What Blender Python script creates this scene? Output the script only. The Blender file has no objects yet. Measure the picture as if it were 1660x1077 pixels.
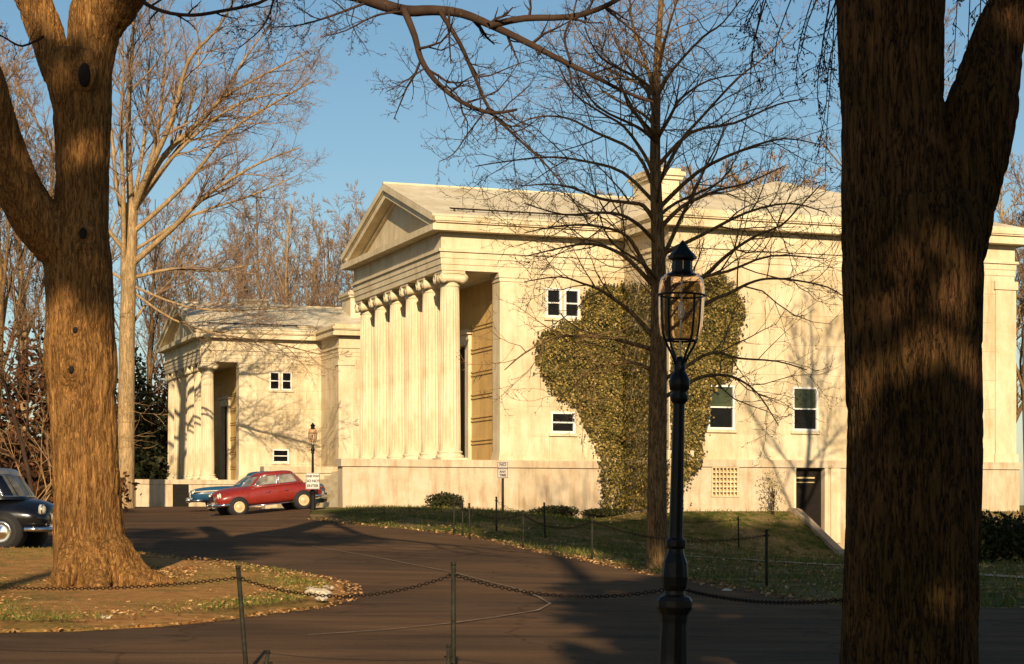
import bpy, bmesh, math, random
import numpy as np
from mathutils import Vector, Matrix
from mathutils.geometry import delaunay_2d_cdt
R = math.radians
SC = bpy.context.scene
COL = SC.collection
EYE = 1.6
F = 3150.0
CX, CY = 830.0, 831.0
SUN_EL = 21.5
SUN_AZ = (0.020, -0.9998)          # horizontal direction towards the sun
TB = math.tan(R(SUN_EL))

# ------------------------------------------------------------------ helpers
def P(px, py, d):
    return Vector(((px - CX) / F * d, d, EYE + (CY - py) / F * d))

def smooth(a, b, x):
    t = min(1.0, max(0.0, (x - a) / (b - a)))
    return t * t * (3 - 2 * t)

class MB:
    def __init__(self):
        self.v = []; self.f = []; self.s = []
    def add(self, vs, fs, sm=False):
        n = len(self.v)
        self.v.extend([tuple(p) for p in vs])
        for f in fs:
            self.f.append(tuple(i + n for i in f)); self.s.append(sm)
    def box(self, x0, x1, y0, y1, z0, z1):
        vs = [(x0,y0,z0),(x1,y0,z0),(x1,y1,z0),(x0,y1,z0),(x0,y0,z1),(x1,y0,z1),(x1,y1,z1),(x0,y1,z1)]
        self.add(vs, [(0,3,2,1),(4,5,6,7),(0,1,5,4),(1,2,6,5),(2,3,7,6),(3,0,4,7)])
    def prism(self, poly, a, axis, b):
        """poly: list of 2d points, extruded along axis ('x','y','z') from a to b"""
        n = len(poly)
        def mk(p, t):
            return (t, p[0], p[1]) if axis == 'x' else ((p[0], t, p[1]) if axis == 'y' else (p[0], p[1], t))
        vs = [mk(p, a) for p in poly] + [mk(p, b) for p in poly]
        fs = [tuple(range(n))[::-1], tuple(range(n, 2*n))]
        for i in range(n):
            j = (i + 1) % n
            fs.append((i, j, n + j, n + i))
        self.add(vs, fs)
    def tube(self, pts, rad, k=6, cap=True, sm=True):
        n = len(pts)
        if n < 2: return
        pts = [Vector(p) for p in pts]
        vs = []
        ref = None
        for i in range(n):
            if i == 0: t = pts[1] - pts[0]
            elif i == n - 1: t = pts[-1] - pts[-2]
            else: t = pts[i+1] - pts[i-1]
            if t.length < 1e-9: t = Vector((0,0,1))
            t.normalize()
            if ref is None:
                ref = Vector((1,0,0)) if abs(t.x) < 0.8 else Vector((0,1,0))
            a = ref - t * ref.dot(t)
            if a.length < 1e-4:
                a = Vector((0,1,0)) - t * t.y
            a.normalize(); ref = a
            b = t.cross(a)
            r = rad[i] if hasattr(rad, '__len__') else rad
            for j in range(k):
                th = 2 * math.pi * j / k
                vs.append(pts[i] + a * (r * math.cos(th)) + b * (r * math.sin(th)))
        fs = []
        for i in range(n - 1):
            for j in range(k):
                j2 = (j + 1) % k
                fs.append((i*k + j, i*k + j2, (i+1)*k + j2, (i+1)*k + j))
        if cap:
            fs.append(tuple(range(k))[::-1]); fs.append(tuple(range((n-1)*k, n*k)))
        self.add(vs, fs, sm)
    def lathe(self, prof, k=24, c=(0,0,0), sm=True, axis='z', cap=True):
        """prof list of (r, h)"""
        vs = []
        for r, h in prof:
            for j in range(k):
                th = 2 * math.pi * j / k
                a, b = r * math.cos(th), r * math.sin(th)
                if axis == 'z': p = (c[0]+a, c[1]+b, c[2]+h)
                elif axis == 'y': p = (c[0]+a, c[1]+h, c[2]-b)
                else: p = (c[0]+h, c[1]+a, c[2]+b)
                vs.append(p)
        fs = []
        n = len(prof)
        for i in range(n - 1):
            for j in range(k):
                j2 = (j + 1) % k
                fs.append((i*k+j, i*k+j2, (i+1)*k+j2, (i+1)*k+j))
        if cap:
            fs.append(tuple(range(k))[::-1]); fs.append(tuple(range((n-1)*k, n*k)))
        self.add(vs, fs, sm)
    def build(self, name, mat, parent=None, loc=None):
        me = bpy.data.meshes.new(name)
        me.from_pydata(self.v, [], self.f)
        me.polygons.foreach_set('use_smooth', self.s)
        me.materials.append(mat)
        me.update()
        o = bpy.data.objects.new(name, me)
        COL.objects.link(o)
        if parent: o.parent = parent
        if loc is not None: o.location = loc
        return o

def tag(o, label=None, cat=None, group=None, kind=None):
    if label: o['label'] = label
    if cat: o['category'] = cat
    if group: o['group'] = group
    if kind: o['kind'] = kind
    return o

def thing(name, label, cat, loc=(0,0,0), rotz=0, group=None):
    o = bpy.data.objects.new(name, None); COL.objects.link(o)
    o.empty_display_size = 0.3
    o.location = loc; o.rotation_euler = (0,0,rotz)
    return tag(o, label, cat, group)

def copy_tree(o, parent=None):
    c = o.copy(); COL.objects.link(c)
    if parent: c.parent = parent
    for ch in list(o.children): copy_tree(ch, c)
    return c

# ------------------------------------------------------------------ materials
def new_mat(name):
    m = bpy.data.materials.new(name); m.use_nodes = True
    nt = m.node_tree
    return m, nt, nt.nodes['Principled BSDF']

def N(nt, typ, **kw):
    n = nt.nodes.new(typ)
    for k, v in kw.items():
        if hasattr(n, k): setattr(n, k, v)
        else: n.inputs[k].default_value = v
    return n

def coords(nt, scale=(1,1,1)):
    tc = N(nt, 'ShaderNodeTexCoord'); mp = N(nt, 'ShaderNodeMapping')
    mp.inputs['Scale'].default_value = scale
    nt.links.new(tc.outputs['Object'], mp.inputs['Vector'])
    return mp.outputs['Vector']

def ramp(nt, fac, stops):
    r = N(nt, 'ShaderNodeValToRGB')
    e = r.color_ramp.elements
    while len(e) < len(stops): e.new(0.5)
    for i, (p, c) in enumerate(stops):
        e[i].position = p; e[i].color = (*c, 1)
    nt.links.new(fac, r.inputs['Fac'])
    return r.outputs['Color']

def noise(nt, vec, scale, detail=5, rough=0.6, dist=0.0):
    n = N(nt, 'ShaderNodeTexNoise')
    n.inputs['Scale'].default_value = scale; n.inputs['Detail'].default_value = detail
    n.inputs['Roughness'].default_value = rough; n.inputs['Distortion'].default_value = dist
    if vec is not None: nt.links.new(vec, n.inputs['Vector'])
    return n.outputs['Fac']

def mixc(nt, fac, a, b, mode='MIX'):
    m = N(nt, 'ShaderNodeMix'); m.data_type = 'RGBA'; m.blend_type = mode
    if isinstance(fac, (int, float)): m.inputs[0].default_value = fac
    else: nt.links.new(fac, m.inputs[0])
    for sock, x in ((m.inputs[6], a), (m.inputs[7], b)):
        if isinstance(x, tuple): sock.default_value = (*x, 1)
        else: nt.links.new(x, sock)
    return m.outputs[2]

def math_n(nt, op, a, b=None):
    m = N(nt, 'ShaderNodeMath'); m.operation = op
    for i, x in enumerate((a, b)):
        if x is None: continue
        if isinstance(x, (int, float)): m.inputs[i].default_value = x
        else: nt.links.new(x, m.inputs[i])
    return m.outputs[0]

def bump(nt, bsdf, h, strength=0.4, dist=0.02):
    b = N(nt, 'ShaderNodeBump'); b.inputs['Strength'].default_value = strength; b.inputs['Distance'].default_value = dist
    nt.links.new(h, b.inputs['Height']); nt.links.new(b.outputs['Normal'], bsdf.inputs['Normal'])

def simple(name, col, rough=0.6, metal=0.0, var=0.15, scale=6.0, spec=0.5):
    m, nt, b = new_mat(name)
    v = coords(nt)
    c2 = tuple(max(0, x * (1 - var)) for x in col); c1 = tuple(min(1, x * (1 + var)) for x in col)
    nt.links.new(ramp(nt, noise(nt, v, scale), [(0.3, c2), (0.7, c1)]), b.inputs['Base Color'])
    b.inputs['Roughness'].default_value = rough; b.inputs['Metallic'].default_value = metal
    b.inputs['Specular IOR Level'].default_value = spec
    return m

def stone(name, base, joints=True, stain=0.5, scale=1.0):
    """weathered limestone; ashlar joints run on the object's own axes"""
    m, nt, b = new_mat(name)
    v = coords(nt)
    d = tuple(x * (0.80, 0.76, 0.68)[i] for i, x in enumerate(base))
    big = ramp(nt, noise(nt, v, 0.7*scale, 6, 0.65, 0.4), [(0.35, d), (0.62, base)])
    vs = coords(nt, (2.4, 2.4, 0.35))                       # rain streaks
    st = ramp(nt, noise(nt, vs, 1.3*scale, 7, 0.7, 0.2), [(0.47, (1,1,1)), (0.75, (0.60, 0.49, 0.39))])
    c = mixc(nt, stain, big, st, 'MULTIPLY')
    fine = ramp(nt, noise(nt, v, 14, 4, 0.7), [(0.3, (0.9, 0.89, 0.87)), (0.7, (1, 1, 1))])
    c = mixc(nt, 0.8, c, fine, 'MULTIPLY')
    if joints:
        tc = N(nt, 'ShaderNodeTexCoord')
        sx = N(nt, 'ShaderNodeSeparateXYZ'); nt.links.new(tc.outputs['Object'], sx.inputs[0])
        cb = N(nt, 'ShaderNodeCombineXYZ')
        nt.links.new(math_n(nt, 'ADD', sx.outputs[0], sx.outputs[1]), cb.inputs[0]); nt.links.new(sx.outputs[2], cb.inputs[1])
        br = N(nt, 'ShaderNodeTexBrick'); nt.links.new(cb.outputs[0], br.inputs['Vector'])
        br.inputs['Scale'].default_value = 1.0
        br.inputs['Brick Width'].default_value = 1.9; br.inputs['Row Height'].default_value = 0.98
        br.inputs['Mortar Size'].default_value = 0.008; br.inputs['Mortar Smooth'].default_value = 0.4
        br.inputs['Color1'].default_value = (1,1,1,1); br.inputs['Color2'].default_value = (0.89,0.86,0.81,1)
        br.inputs['Mortar'].default_value = (0.46,0.38,0.30,1)
        c = mixc(nt, 0.75, c, br.outputs['Color'], 'MULTIPLY')
    nt.links.new(c, b.inputs['Base Color'])
    b.inputs['Roughness'].default_value = 0.85; b.inputs['Specular IOR Level'].default_value = 0.2
    bump(nt, b, noise(nt, v, 9, 8, 0.7), 0.25, 0.03)
    return m

def bark(name, dark, light, vscale=1.0, strength=1.0, dist=0.05, ridge=0.6, moss=(0.72, 0.70, 0.70)):
    """long furrowed bark: ridged noise drawn out along the trunk"""
    m, nt, b = new_mat(name)
    def ridged(sc, zz, d):
        v = coords(nt, (sc*vscale, sc*vscale, zz*vscale))
        n = noise(nt, v, 1.0, 4, 0.55, d)
        return math_n(nt, 'ABSOLUTE', math_n(nt, 'SUBTRACT', n, 0.5))
    r1 = math_n(nt, 'MINIMUM', math_n(nt, 'MULTIPLY', ridged(11, 1.3, 0.7), 7.0), 1.0)
    r2 = math_n(nt, 'MINIMUM', math_n(nt, 'MULTIPLY', ridged(26, 4.0, 0.9), 7.0), 1.0)
    fine = noise(nt, coords(nt, (60*vscale, 60*vscale, 14*vscale)), 1.0, 5, 0.75)
    h = math_n(nt, 'ADD', math_n(nt, 'MULTIPLY', r1, ridge), math_n(nt, 'MULTIPLY', r2, 1.0 - ridge))
    hh = math_n(nt, 'ADD', math_n(nt, 'MULTIPLY', h, 0.62), math_n(nt, 'MULTIPLY', fine, 0.38))
    col = ramp(nt, hh, [(0.24, dark), (0.46, tuple((a*.4+c*.6) for a, c in zip(dark, light))), (0.74, light)])
    v2 = coords(nt)
    patch = ramp(nt, noise(nt, v2, 1.3, 5, 0.65), [(0.35, moss), (0.65, (1.08, 1.02, 0.95))])
    nt.links.new(mixc(nt, 0.9, col, patch, 'MULTIPLY'), b.inputs['Base Color'])
    b.inputs['Roughness'].default_value = 0.95; b.inputs['Specular IOR Level'].default_value = 0.1
    bump(nt, b, hh, strength, dist)
    return m

def leafy(name, stops, rough=0.7, transl=0.0):
    """each leaf takes its own colour"""
    m, nt, b = new_mat(name)
    g = N(nt, 'ShaderNodeNewGeometry')
    nt.links.new(ramp(nt, g.outputs['Random Per Island'], stops), b.inputs['Base Color'])
    b.inputs['Roughness'].default_value = rough; b.inputs['Specular IOR Level'].default_value = 0.15
    return m

def paint(name, col, rough=0.25):
    m, nt, b = new_mat(name)
    v = coords(nt)
    nt.links.new(ramp(nt, noise(nt, v, 3, 5), [(0.3, tuple(x*0.8 for x in col)), (0.7, col)]), b.inputs['Base Color'])
    rr = ramp(nt, noise(nt, v, 5, 6), [(0.3, (rough*0.8,)*3), (0.7, (rough*1.7,)*3)])
    nt.links.new(rr, b.inputs['Roughness'])
    b.inputs['Coat Weight'].default_value = 0.3; b.inputs['Coat Roughness'].default_value = 0.15
    return m

M = {}
M['stone'] = stone('limestone', (0.75, 0.63, 0.43), True, 0.8)
M['stone_plain'] = stone('limestone_smooth', (0.76, 0.645, 0.44), False, 0.6)
M['stone_base'] = stone('limestone_podium', (0.64, 0.52, 0.365), False, 0.95, 1.2)
M['trim'] = stone('limestone_cornice', (0.76, 0.645, 0.435), False, 0.65)
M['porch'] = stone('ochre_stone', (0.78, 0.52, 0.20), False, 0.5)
M['roof'] = stone('pale_roof', (0.70, 0.62, 0.45), False, 0.5)
M['white'] = simple('white_paint', (0.80, 0.76, 0.68), 0.5, 0, 0.06)
M['glass'] = simple('dark_glass', (0.008, 0.008, 0.008), 0.12, 0, 0.3, 6, 0.15)
M['door'] = simple('dark_door', (0.012, 0.009, 0.006), 0.7, 0, 0.3, 6, 0.15)
M['shade_pane'] = simple('green_blind', (0.045, 0.055, 0.022), 0.35, 0, 0.3, 3)
M['iron'] = simple('black_iron', (0.008, 0.007, 0.006), 0.42, 0.0, 0.4, 12, 0.22)
M['post'] = simple('rusty_post', (0.022, 0.020, 0.012), 0.7, 0.0, 0.6, 25, 0.2)
M['rust'] = simple('rusty_chain', (0.016, 0.010, 0.007), 0.8, 0.0, 0.5, 30, 0.1)
M['concrete'] = stone('concrete', (0.42, 0.33, 0.23), False, 0.5, 2)
M['gutter'] = simple('worn_concrete', (0.24, 0.17, 0.11), 0.9, 0, 0.35, 9, 0.1)
M['bark_left'] = bark('bark_maple', (0.11, 0.050, 0.014), (0.42, 0.225, 0.075), 1.1, 0.9, 0.05, .4)
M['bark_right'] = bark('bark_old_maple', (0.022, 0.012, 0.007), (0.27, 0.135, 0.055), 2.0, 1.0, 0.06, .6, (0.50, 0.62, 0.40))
M['bark_mid'] = bark('bark_young', (0.06, 0.034, 0.016), (0.32, 0.20, 0.09), 1.6, 0.7, 0.02)
M['bark_gold'] = bark('bark_pale', (0.20, 0.13, 0.06), (0.50, 0.36, 0.19), 0.9, 0.6, 0.03)
M['twig'] = simple('twig_brown', (0.21, 0.125, 0.058), 0.9, 0, 0.35, 3, 0.1)
M['twig_red'] = simple('twig_red', (0.25, 0.165, 0.105), 0.9, 0, 0.35, 3, 0.1)
M['twig_gold'] = simple('twig_gold', (0.30, 0.18, 0.08), 0.9, 0, 0.35, 3, 0.1)
M['twig_dark'] = simple('twig_dark', (0.050, 0.030, 0.020), 0.9, 0, 0.35, 3, 0.1)
M['hollow'] = simple('tree_hollow', (0.010, 0.006, 0.004), 1.0, 0, 0.3)
M['bud'] = leafy('buds', [(0.0, (0.06, 0.03, 0.015)), (1.0, (0.16, 0.09, 0.035))])
M['ivy'] = leafy('ivy_leaf', [(0.0, (0.018, 0.018, 0.004)), (0.42, (0.070, 0.057, 0.012)), (0.74, (0.16, 0.118, 0.026)), (0.93, (0.29, 0.19, 0.05)), (1.0, (0.42, 0.29, 0.10))], 0.55)
M['grass'] = leafy('grass_blade', [(0.0, (0.045, 0.075, 0.010)), (0.6, (0.11, 0.125, 0.022)), (1.0, (0.30, 0.22, 0.06))])
M['litter'] = leafy('dead_leaf', [(0.0, (0.16, 0.07, 0.022)), (0.5, (0.38, 0.19, 0.065)), (1.0, (0.62, 0.40, 0.18))])
M['ever'] = leafy('evergreen', [(0.0, (0.008, 0.012, 0.005)), (0.6, (0.025, 0.030, 0.010)), (1.0, (0.06, 0.045, 0.018))])
M['copper'] = leafy('copper_leaf', [(0.0, (0.020, 0.012, 0.006)), (0.5, (0.07, 0.030, 0.012)), (1.0, (0.17, 0.065, 0.025))])
M['shrub'] = leafy('shrub_leaf', [(0.0, (0.010, 0.014, 0.005)), (1.0, (0.05, 0.05, 0.015))])
M['sprig'] = leafy('pale_leaf', [(0.0, (0.20, 0.17, 0.06)), (1.0, (0.50, 0.40, 0.20))])
M['red'] = paint('red_paint', (0.24, 0.022, 0.014))
M['blue'] = paint('blue_paint', (0.015, 0.075, 0.14))
M['black'] = paint('black_paint', (0.008, 0.008, 0.010), 0.18)
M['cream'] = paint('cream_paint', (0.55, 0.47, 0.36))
M['chrome'] = simple('chrome', (0.75, 0.75, 0.75), 0.12, 1.0, 0.05)
M['tyre'] = simple('tyre', (0.012, 0.011, 0.010), 0.8)
M['hub'] = simple('hub_cream', (0.55, 0.42, 0.22), 0.4)
M['car_glass'] = simple('car_glass', (0.20, 0.18, 0.14), 0.05, 0, 0.8, 2.5)  # pale and dark blotches in the colour stand in for reflections
M['lens'] = simple('headlight_lens', (0.75, 0.68, 0.5), 0.1)
M['tail'] = simple('tail_lens', (0.25, 0.01, 0.01), 0.15)
M['sign'] = simple('sign_white', (0.56, 0.50, 0.42), 0.5, 0, 0.08)
M['sign_grey'] = simple('sign_grey', (0.40, 0.34, 0.28), 0.5, 0, 0.12)
M['ink'] = simple('sign_ink', (0.015, 0.012, 0.012), 0.6)
M['rock'] = stone('pale_rock', (0.66, 0.58, 0.45), False, 0.4, 6)

def mat_lampglass():
    m, nt, b = new_mat('lamp_glass')
    b.inputs['Base Color'].default_value = (0.90, 0.80, 0.72, 1)
    b.inputs['Roughness'].default_value = 0.03
    b.inputs['IOR'].default_value = 1.12
    b.inputs['Transmission Weight'].default_value = 1.0
    return m
M['lampglass'] = mat_lampglass()

def mat_ground():
    m, nt, b = new_mat('ground_lawn')
    v = coords(nt)
    g = ramp(nt, noise(nt, v, 3.2, 8, 0.75), [(0.30, (0.030, 0.045, 0.008)), (0.52, (0.085, 0.095, 0.018)), (0.74, (0.20, 0.14, 0.045))])
    bare = ramp(nt, noise(nt, v, 0.5, 7, 0.75, 0.6), [(0.45, (0,0,0)), (0.58, (1,1,1))])
    dirt = ramp(nt, noise(nt, v, 9, 7, 0.75), [(0.3, (0.16, 0.10, 0.045)), (0.7, (0.40, 0.27, 0.12))])
    nt.links.new(mixc(nt, bare, g, dirt), b.inputs['Base Color'])
    b.inputs['Roughness'].default_value = 1.0; b.inputs['Specular IOR Level'].default_value = 0.05
    bump(nt, b, noise(nt, v, 16, 8, 0.8), 0.9, 0.06)
    return m
def mat_dirt():
    m, nt, b = new_mat('island_dirt')
    v = coords(nt)
    dirt = ramp(nt, noise(nt, v, 5, 9, 0.78), [(0.28, (0.22, 0.095, 0.028)), (0.5, (0.50, 0.245, 0.080)), (0.72, (0.66, 0.39, 0.15))])
    gr = ramp(nt, noise(nt, v, 0.55, 5, 0.7, 0.5), [(0.50, (0,0,0)), (0.60, (1,1,1))])
    fine = ramp(nt, noise(nt, v, 22, 4, 0.8), [(0.38, (0,0,0)), (0.6, (1,1,1))])
    grass = ramp(nt, noise(nt, v, 14, 6, 0.8), [(0.3, (0.09, 0.085, 0.018)), (0.7, (0.30, 0.23, 0.065))])
    k = mixc(nt, 0.75, gr, mixc(nt, 1.0, gr, fine, 'MULTIPLY'))
    nt.links.new(mixc(nt, k, dirt, grass), b.inputs['Base Color'])
    b.inputs['Roughness'].default_value = 1.0; b.inputs['Specular IOR Level'].default_value = 0.05
    bump(nt, b, noise(nt, v, 14, 9, 0.8), 1.0, 0.06)
    return m
def mat_road():
    m, nt, b = new_mat('road_asphalt')
    v = coords(nt)
    vs = coords(nt, (0.35, 1.6, 1))
    c = ramp(nt, noise(nt, vs, 0.8, 8, 0.7, 0.4), [(0.32, (0.075, 0.043, 0.023)), (0.66, (0.165, 0.098, 0.052))])
    ag = ramp(nt, noise(nt, v, 60, 3, 0.8), [(0.3, (0.55, 0.54, 0.53)), (0.7, (1.3, 1.28, 1.24))])
    c = mixc(nt, 0.9, c, ag, 'MULTIPLY')
    vo = N(nt, 'ShaderNodeTexVoronoi'); vo.feature = 'DISTANCE_TO_EDGE'; vo.inputs['Scale'].default_value = 0.30
    wv = N(nt, 'ShaderNodeVectorMath'); wv.operation = 'ADD'
    nz = N(nt, 'ShaderNodeTexNoise'); nz.inputs['Scale'].default_value = 1.2; nz.inputs['Detail'].default_value = 6
    nt.links.new(v, nz.inputs['Vector']); nt.links.new(v, wv.inputs[0]); nt.links.new(nz.outputs['Color'], wv.inputs[1])
    nt.links.new(wv.outputs[0], vo.inputs['Vector'])
    cr = ramp(nt, vo.outputs['Distance'], [(0.0, (0.45, 0.42, 0.4)), (0.012, (1,1,1))])
    c = mixc(nt, 0.7, c, cr, 'MULTIPLY')
    patch = ramp(nt, noise(nt, v, 0.22, 3, 0.5), [(0.38, (0.66, 0.68, 0.72)), (0.60, (1.10, 1.05, 0.98))])
    c = mixc(nt, 0.8, c, patch, 'MULTIPLY')
    nt.links.new(c, b.inputs['Base Color'])
    b.inputs['Roughness'].default_value = 0.95; b.inputs['Specular IOR Level'].default_value = 0.08
    bump(nt, b, noise(nt, v, 45, 4, 0.8), 0.5, 0.012)
    return m
M['ground'] = mat_ground(); M['dirt'] = mat_dirt(); M['road'] = mat_road()

# ------------------------------------------------------------------ building frame
ANG = R(20.3)
U = Vector((math.cos(ANG), math.sin(ANG), 0)); V = Vector((-math.sin(ANG), math.cos(ANG), 0))
O2 = Vector((-2.29, 63.0, 0))
def uv(X, Y):
    q = Vector((X, Y, 0)) - O2
    return q.dot(U), q.dot(V)
def W(u, v, h):
    q = O2 + U * u + V * v
    return Vector((q.x, q.y, EYE + h))

# ------------------------------------------------------------------ terrain
ctrl = []
def cp(X, Y, D): ctrl.append((X, Y, EYE - D))
for X in (-90, -40, -15, 0, 15, 40, 90):
    cp(X, -60, 1.6); cp(X, -20, 1.6); cp(X, 0, 1.6); cp(X, 9, 1.52)
    cp(X, 17, 1.34)
for X, D in ((-40, 1.2), (-14, 1.15), (-6, 1.15), (0, 1.2), (5, 1.28), (14, 1.3), (40, 1.3)): cp(X, 27, D)
for X, D in ((-40, .8), (-18, .76), (-9, .75), (0, .95), (6, 1.22), (12, 1.28), (40, 1.3)): cp(X, 39, D)
for X, D in ((-40, .4), (-20, .38), (-11, .38), (-5, .42), (-1, .58), (3, .95), (8, 1.24), (14, 1.28), (40, 1.3)): cp(X, 50, D)
for X, D in ((-40, .1), (-20, .12), (-11, .15), (-8.8, .14), (-6.6, -.02), (-4.5, -.10), (0, .0), (3.5, .45), (8, 1.22), (14, 1.28), (40, 1.3)): cp(X, 58.5, D)
for X, D in ((-40, 0), (-20, .05), (-10.3, -.04), (9, 1.22), (20, 1.28), (40, 1.3)): cp(X, 71, D)
cp(-8.4, 60.8, .12); cp(-6.9, 61.8, -.09); cp(-6, 66, -.16); cp(-16, 97, -.26); cp(-19, 99, -.26); cp(-25, 97, -.2)
for X in (-80, -30, 0, 30, 80): cp(X, 118, -.35); cp(X, 150, -.45)
_c = np.array(ctrl)
_S = 20.0
def _phi(r2):
    with np.errstate(divide='ignore', invalid='ignore'):
        q = 0.5 * r2 * np.log(r2)
    return np.where(r2 < 1e-12, 0.0, q)
_xy = _c[:, :2] / _S
_r2 = ((_xy[:, None, :] - _xy[None, :, :]) ** 2).sum(-1)
_n = len(_c)
_A = np.zeros((_n + 3, _n + 3)); _A[:_n, :_n] = _phi(_r2) + 1e-3 * np.eye(_n)
_A[:_n, _n] = 1; _A[:_n, _n+1:] = _xy; _A[_n, :_n] = 1; _A[_n+1:, :_n] = _xy.T
_w = np.linalg.solve(_A, np.concatenate([_c[:, 2], np.zeros(3)]))
DOOR_U0, DOOR_U1 = 10.75, 13.6
def gz_arr(X, Y):
    X = np.asarray(X, float); Y = np.asarray(Y, float)
    x = np.clip(X, -85, 85) / _S; y = np.clip(Y, -55, 145) / _S
    r2 = (x[..., None] - _xy[:, 0]) ** 2 + (y[..., None] - _xy[:, 1]) ** 2
    z = _phi(r2) @ _w[:_n] + _w[_n] + _w[_n+1] * x + _w[_n+2] * y
    qx = X - O2.x; qy = Y - O2.y
    u = qx * U.x + qy * U.y; v = qx * V.x + qy * V.y
    def ss(a, b, t):
        t = np.clip((t - a) / (b - a), 0, 1); return t * t * (3 - 2 * t)
    # the bank that rises to the foot of the projecting wing
    s = -3.75 - v
    bank = 1 - np.clip((s - 0.35) / 2.75, 0, 1)
    wu = ss(3.2, 7.0, u) * (1 - ss(24, 30, u))
    area = ss(DOOR_U0 - 0.05, DOOR_U0 + 0.12, u) * (1 - ss(DOOR_U1 - 0.12, DOOR_U1 + 0.05, u))
    target = EYE + 0.04
    lift = np.maximum(0, target - z)
    z = z + lift * bank * wu * (1 - area) 
    z = z - 0.0 * area
    return z
def gz(X, Y):
    return float(gz_arr(X, Y))

def hit(px, py, d0=8.0, d1=140.0):
    """walk along the line of sight to the ground"""
    d = d0; step = 0.25
    while d < d1:
        p = P(px, py, d)
        if p.z <= gz(p.x, p.y):
            a, b = d - step, d
            for _ in range(18):
                m = (a + b) / 2; q = P(px, py, m)
                if q.z <= gz(q.x, q.y): b = m
                else: a = m
            q = P(px, py, b)
            return Vector((q.x, q.y, gz(q.x, q.y)))
        d += step
    p = P(px, py, d1); return Vector((p.x, p.y, gz(p.x, p.y)))

def frange(a, b, s):
    n = max(1, int(round((b - a) / s)))
    return [a + (b - a) * i / n for i in range(n)]
xs = [-900, -400, -200, -120, -80, -60] + frange(-45, 5, 0.8) + frange(5, 17, 0.25) + frange(17, 45, 0.8) + [45, 60, 80, 120, 200, 400, 900]
ys = [-300, -120, -60, -30, -15, -6] + frange(0, 12, 1) + frange(12, 56, 0.5) + frange(56, 67, 0.25) + frange(67, 118, 1.0) + [118, 130, 150, 200, 300, 500, 900, 1600]
XX, YY = np.meshgrid(xs, ys)
ZZ = np.concatenate([gz_arr(XX[i:i+20], YY[i:i+20]) for i in range(0, len(ys), 20)])
g = MB()
nx = len(xs)
g.v = [(float(a), float(b), float(c)) for a, b, c in zip(XX.ravel(), YY.ravel(), ZZ.ravel())]
for j in range(len(ys) - 1):
    for i in range(nx - 1):
        g.f.append((j*nx+i, j*nx+i+1, (j+1)*nx+i+1, (j+1)*nx+i)); g.s.append(True)
tag(g.build('ground', M['ground']), kind='structure')

def drape(name, poly, step, dz, mat, edge=0.0, mound=0.0, wob=0.0):
    """a sheet laid over the terrain inside a plan outline; edge = its thickness at the rim"""
    poly = [Vector((p[0], p[1])) for p in poly]
    b = []
    for i in range(len(poly)):
        a, c = poly[i], poly[(i+1) % len(poly)]
        n = max(1, int((c - a).length / step))
        for k in range(n): b.append(a.lerp(c, k / n))
    if wob:
        rr = random.Random(5)
        b = [p + Vector((rr.uniform(-wob, wob), rr.uniform(-wob, wob))) for p in b]
    nb = len(b)
    x0 = min(p.x for p in b); x1 = max(p.x for p in b); y0 = min(p.y for p in b); y1 = max(p.y for p in b)
    pts = list(b)
    def inside(q):
        c = False; j = nb - 1
        for i in range(nb):
            if (b[i].y > q.y) != (b[j].y > q.y) and q.x < (b[j].x - b[i].x) * (q.y - b[i].y) / (b[j].y - b[i].y) + b[i].x: c = not c
            j = i
        return c
    def edist(q):
        return min((q - p).length for p in b)
    y = y0 + step * .5
    while y < y1:
        x = x0 + step * .5
        while x < x1:
            q = Vector((x, y))
            if inside(q) and edist(q) > step * .4: pts.append(q)
            x += step
        y += step
    r = delaunay_2d_cdt(pts, [(i, (i+1) % nb) for i in range(nb)], [], 1, 1e-5)
    vv, ff = r[0], r[2]
    mb = MB()
    for p in vv:
        z = gz(p.x, p.y) + dz
        if mound: z += mound * smooth(0, 1.2, edist(p))
        mb.v.append((p.x, p.y, z))
    for f in ff:
        mb.f.append(tuple(f)); mb.s.append(True)
    if edge:
        base = len(mb.v)
        for p in b: mb.v.append((p.x, p.y, gz(p.x, p.y) + dz))
        for p in b: mb.v.append((p.x, p.y, gz(p.x, p.y) + dz - edge))
        for i in range(nb):
            j = (i+1) % nb
            mb.f.append((base+i, base+j, base+nb+j, base+nb+i)); mb.s.append(False)
    o = mb.build(name, mat)
    return tag(o, kind='structure')

def hp(*pp): return [tuple(hit(x, y)[:2]) for x, y in pp]
lawn_edge = hp((1372, 986), (1230, 962), (1100, 940), (1000, 920), (900, 900), (820, 882), (735, 867), (640, 858), (560, 850), (505, 842))
road_poly = [(30, 15.8), (30, 24)] + [(14, 24.6), (9, 25.6)] + lawn_edge + [(-7.6, 72.0), (-7.8, 80), (-9.5, 92), (-13, 98), (-24, 99.5), (-45, 100), (-45, 15.8)]
drape('road', road_poly, 1.0, 0.03, M['road'], 0.08, 0, 0.04)
isl_front = hp((-120, 1036), (0, 1031), (120, 1029), (250, 1021), (350, 1011), (430, 1001), (500, 992), (540, 983), (560, 970), (556, 956), (530, 945), (470, 934), (380, 920), (300, 911), (200, 900), (90, 897), (-120, 897))
island_poly = isl_front
drape('island', island_poly, 0.45, 0.06, M['dirt'], 0.10, 0.10, 0.05)
def strip(pts, w):
    L = []; Rr = []
    for i, p in enumerate(pts):
        a = Vector(pts[max(0, i-1)]); c = Vector(pts[min(len(pts)-1, i+1)])
        t = (c - a).normalized(); n = Vector((-t.y, t.x))
        q = Vector(p)
        L.append(tuple(q + n * w / 2)); Rr.append(tuple(q - n * w / 2))
    return L + Rr[::-1]
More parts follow.
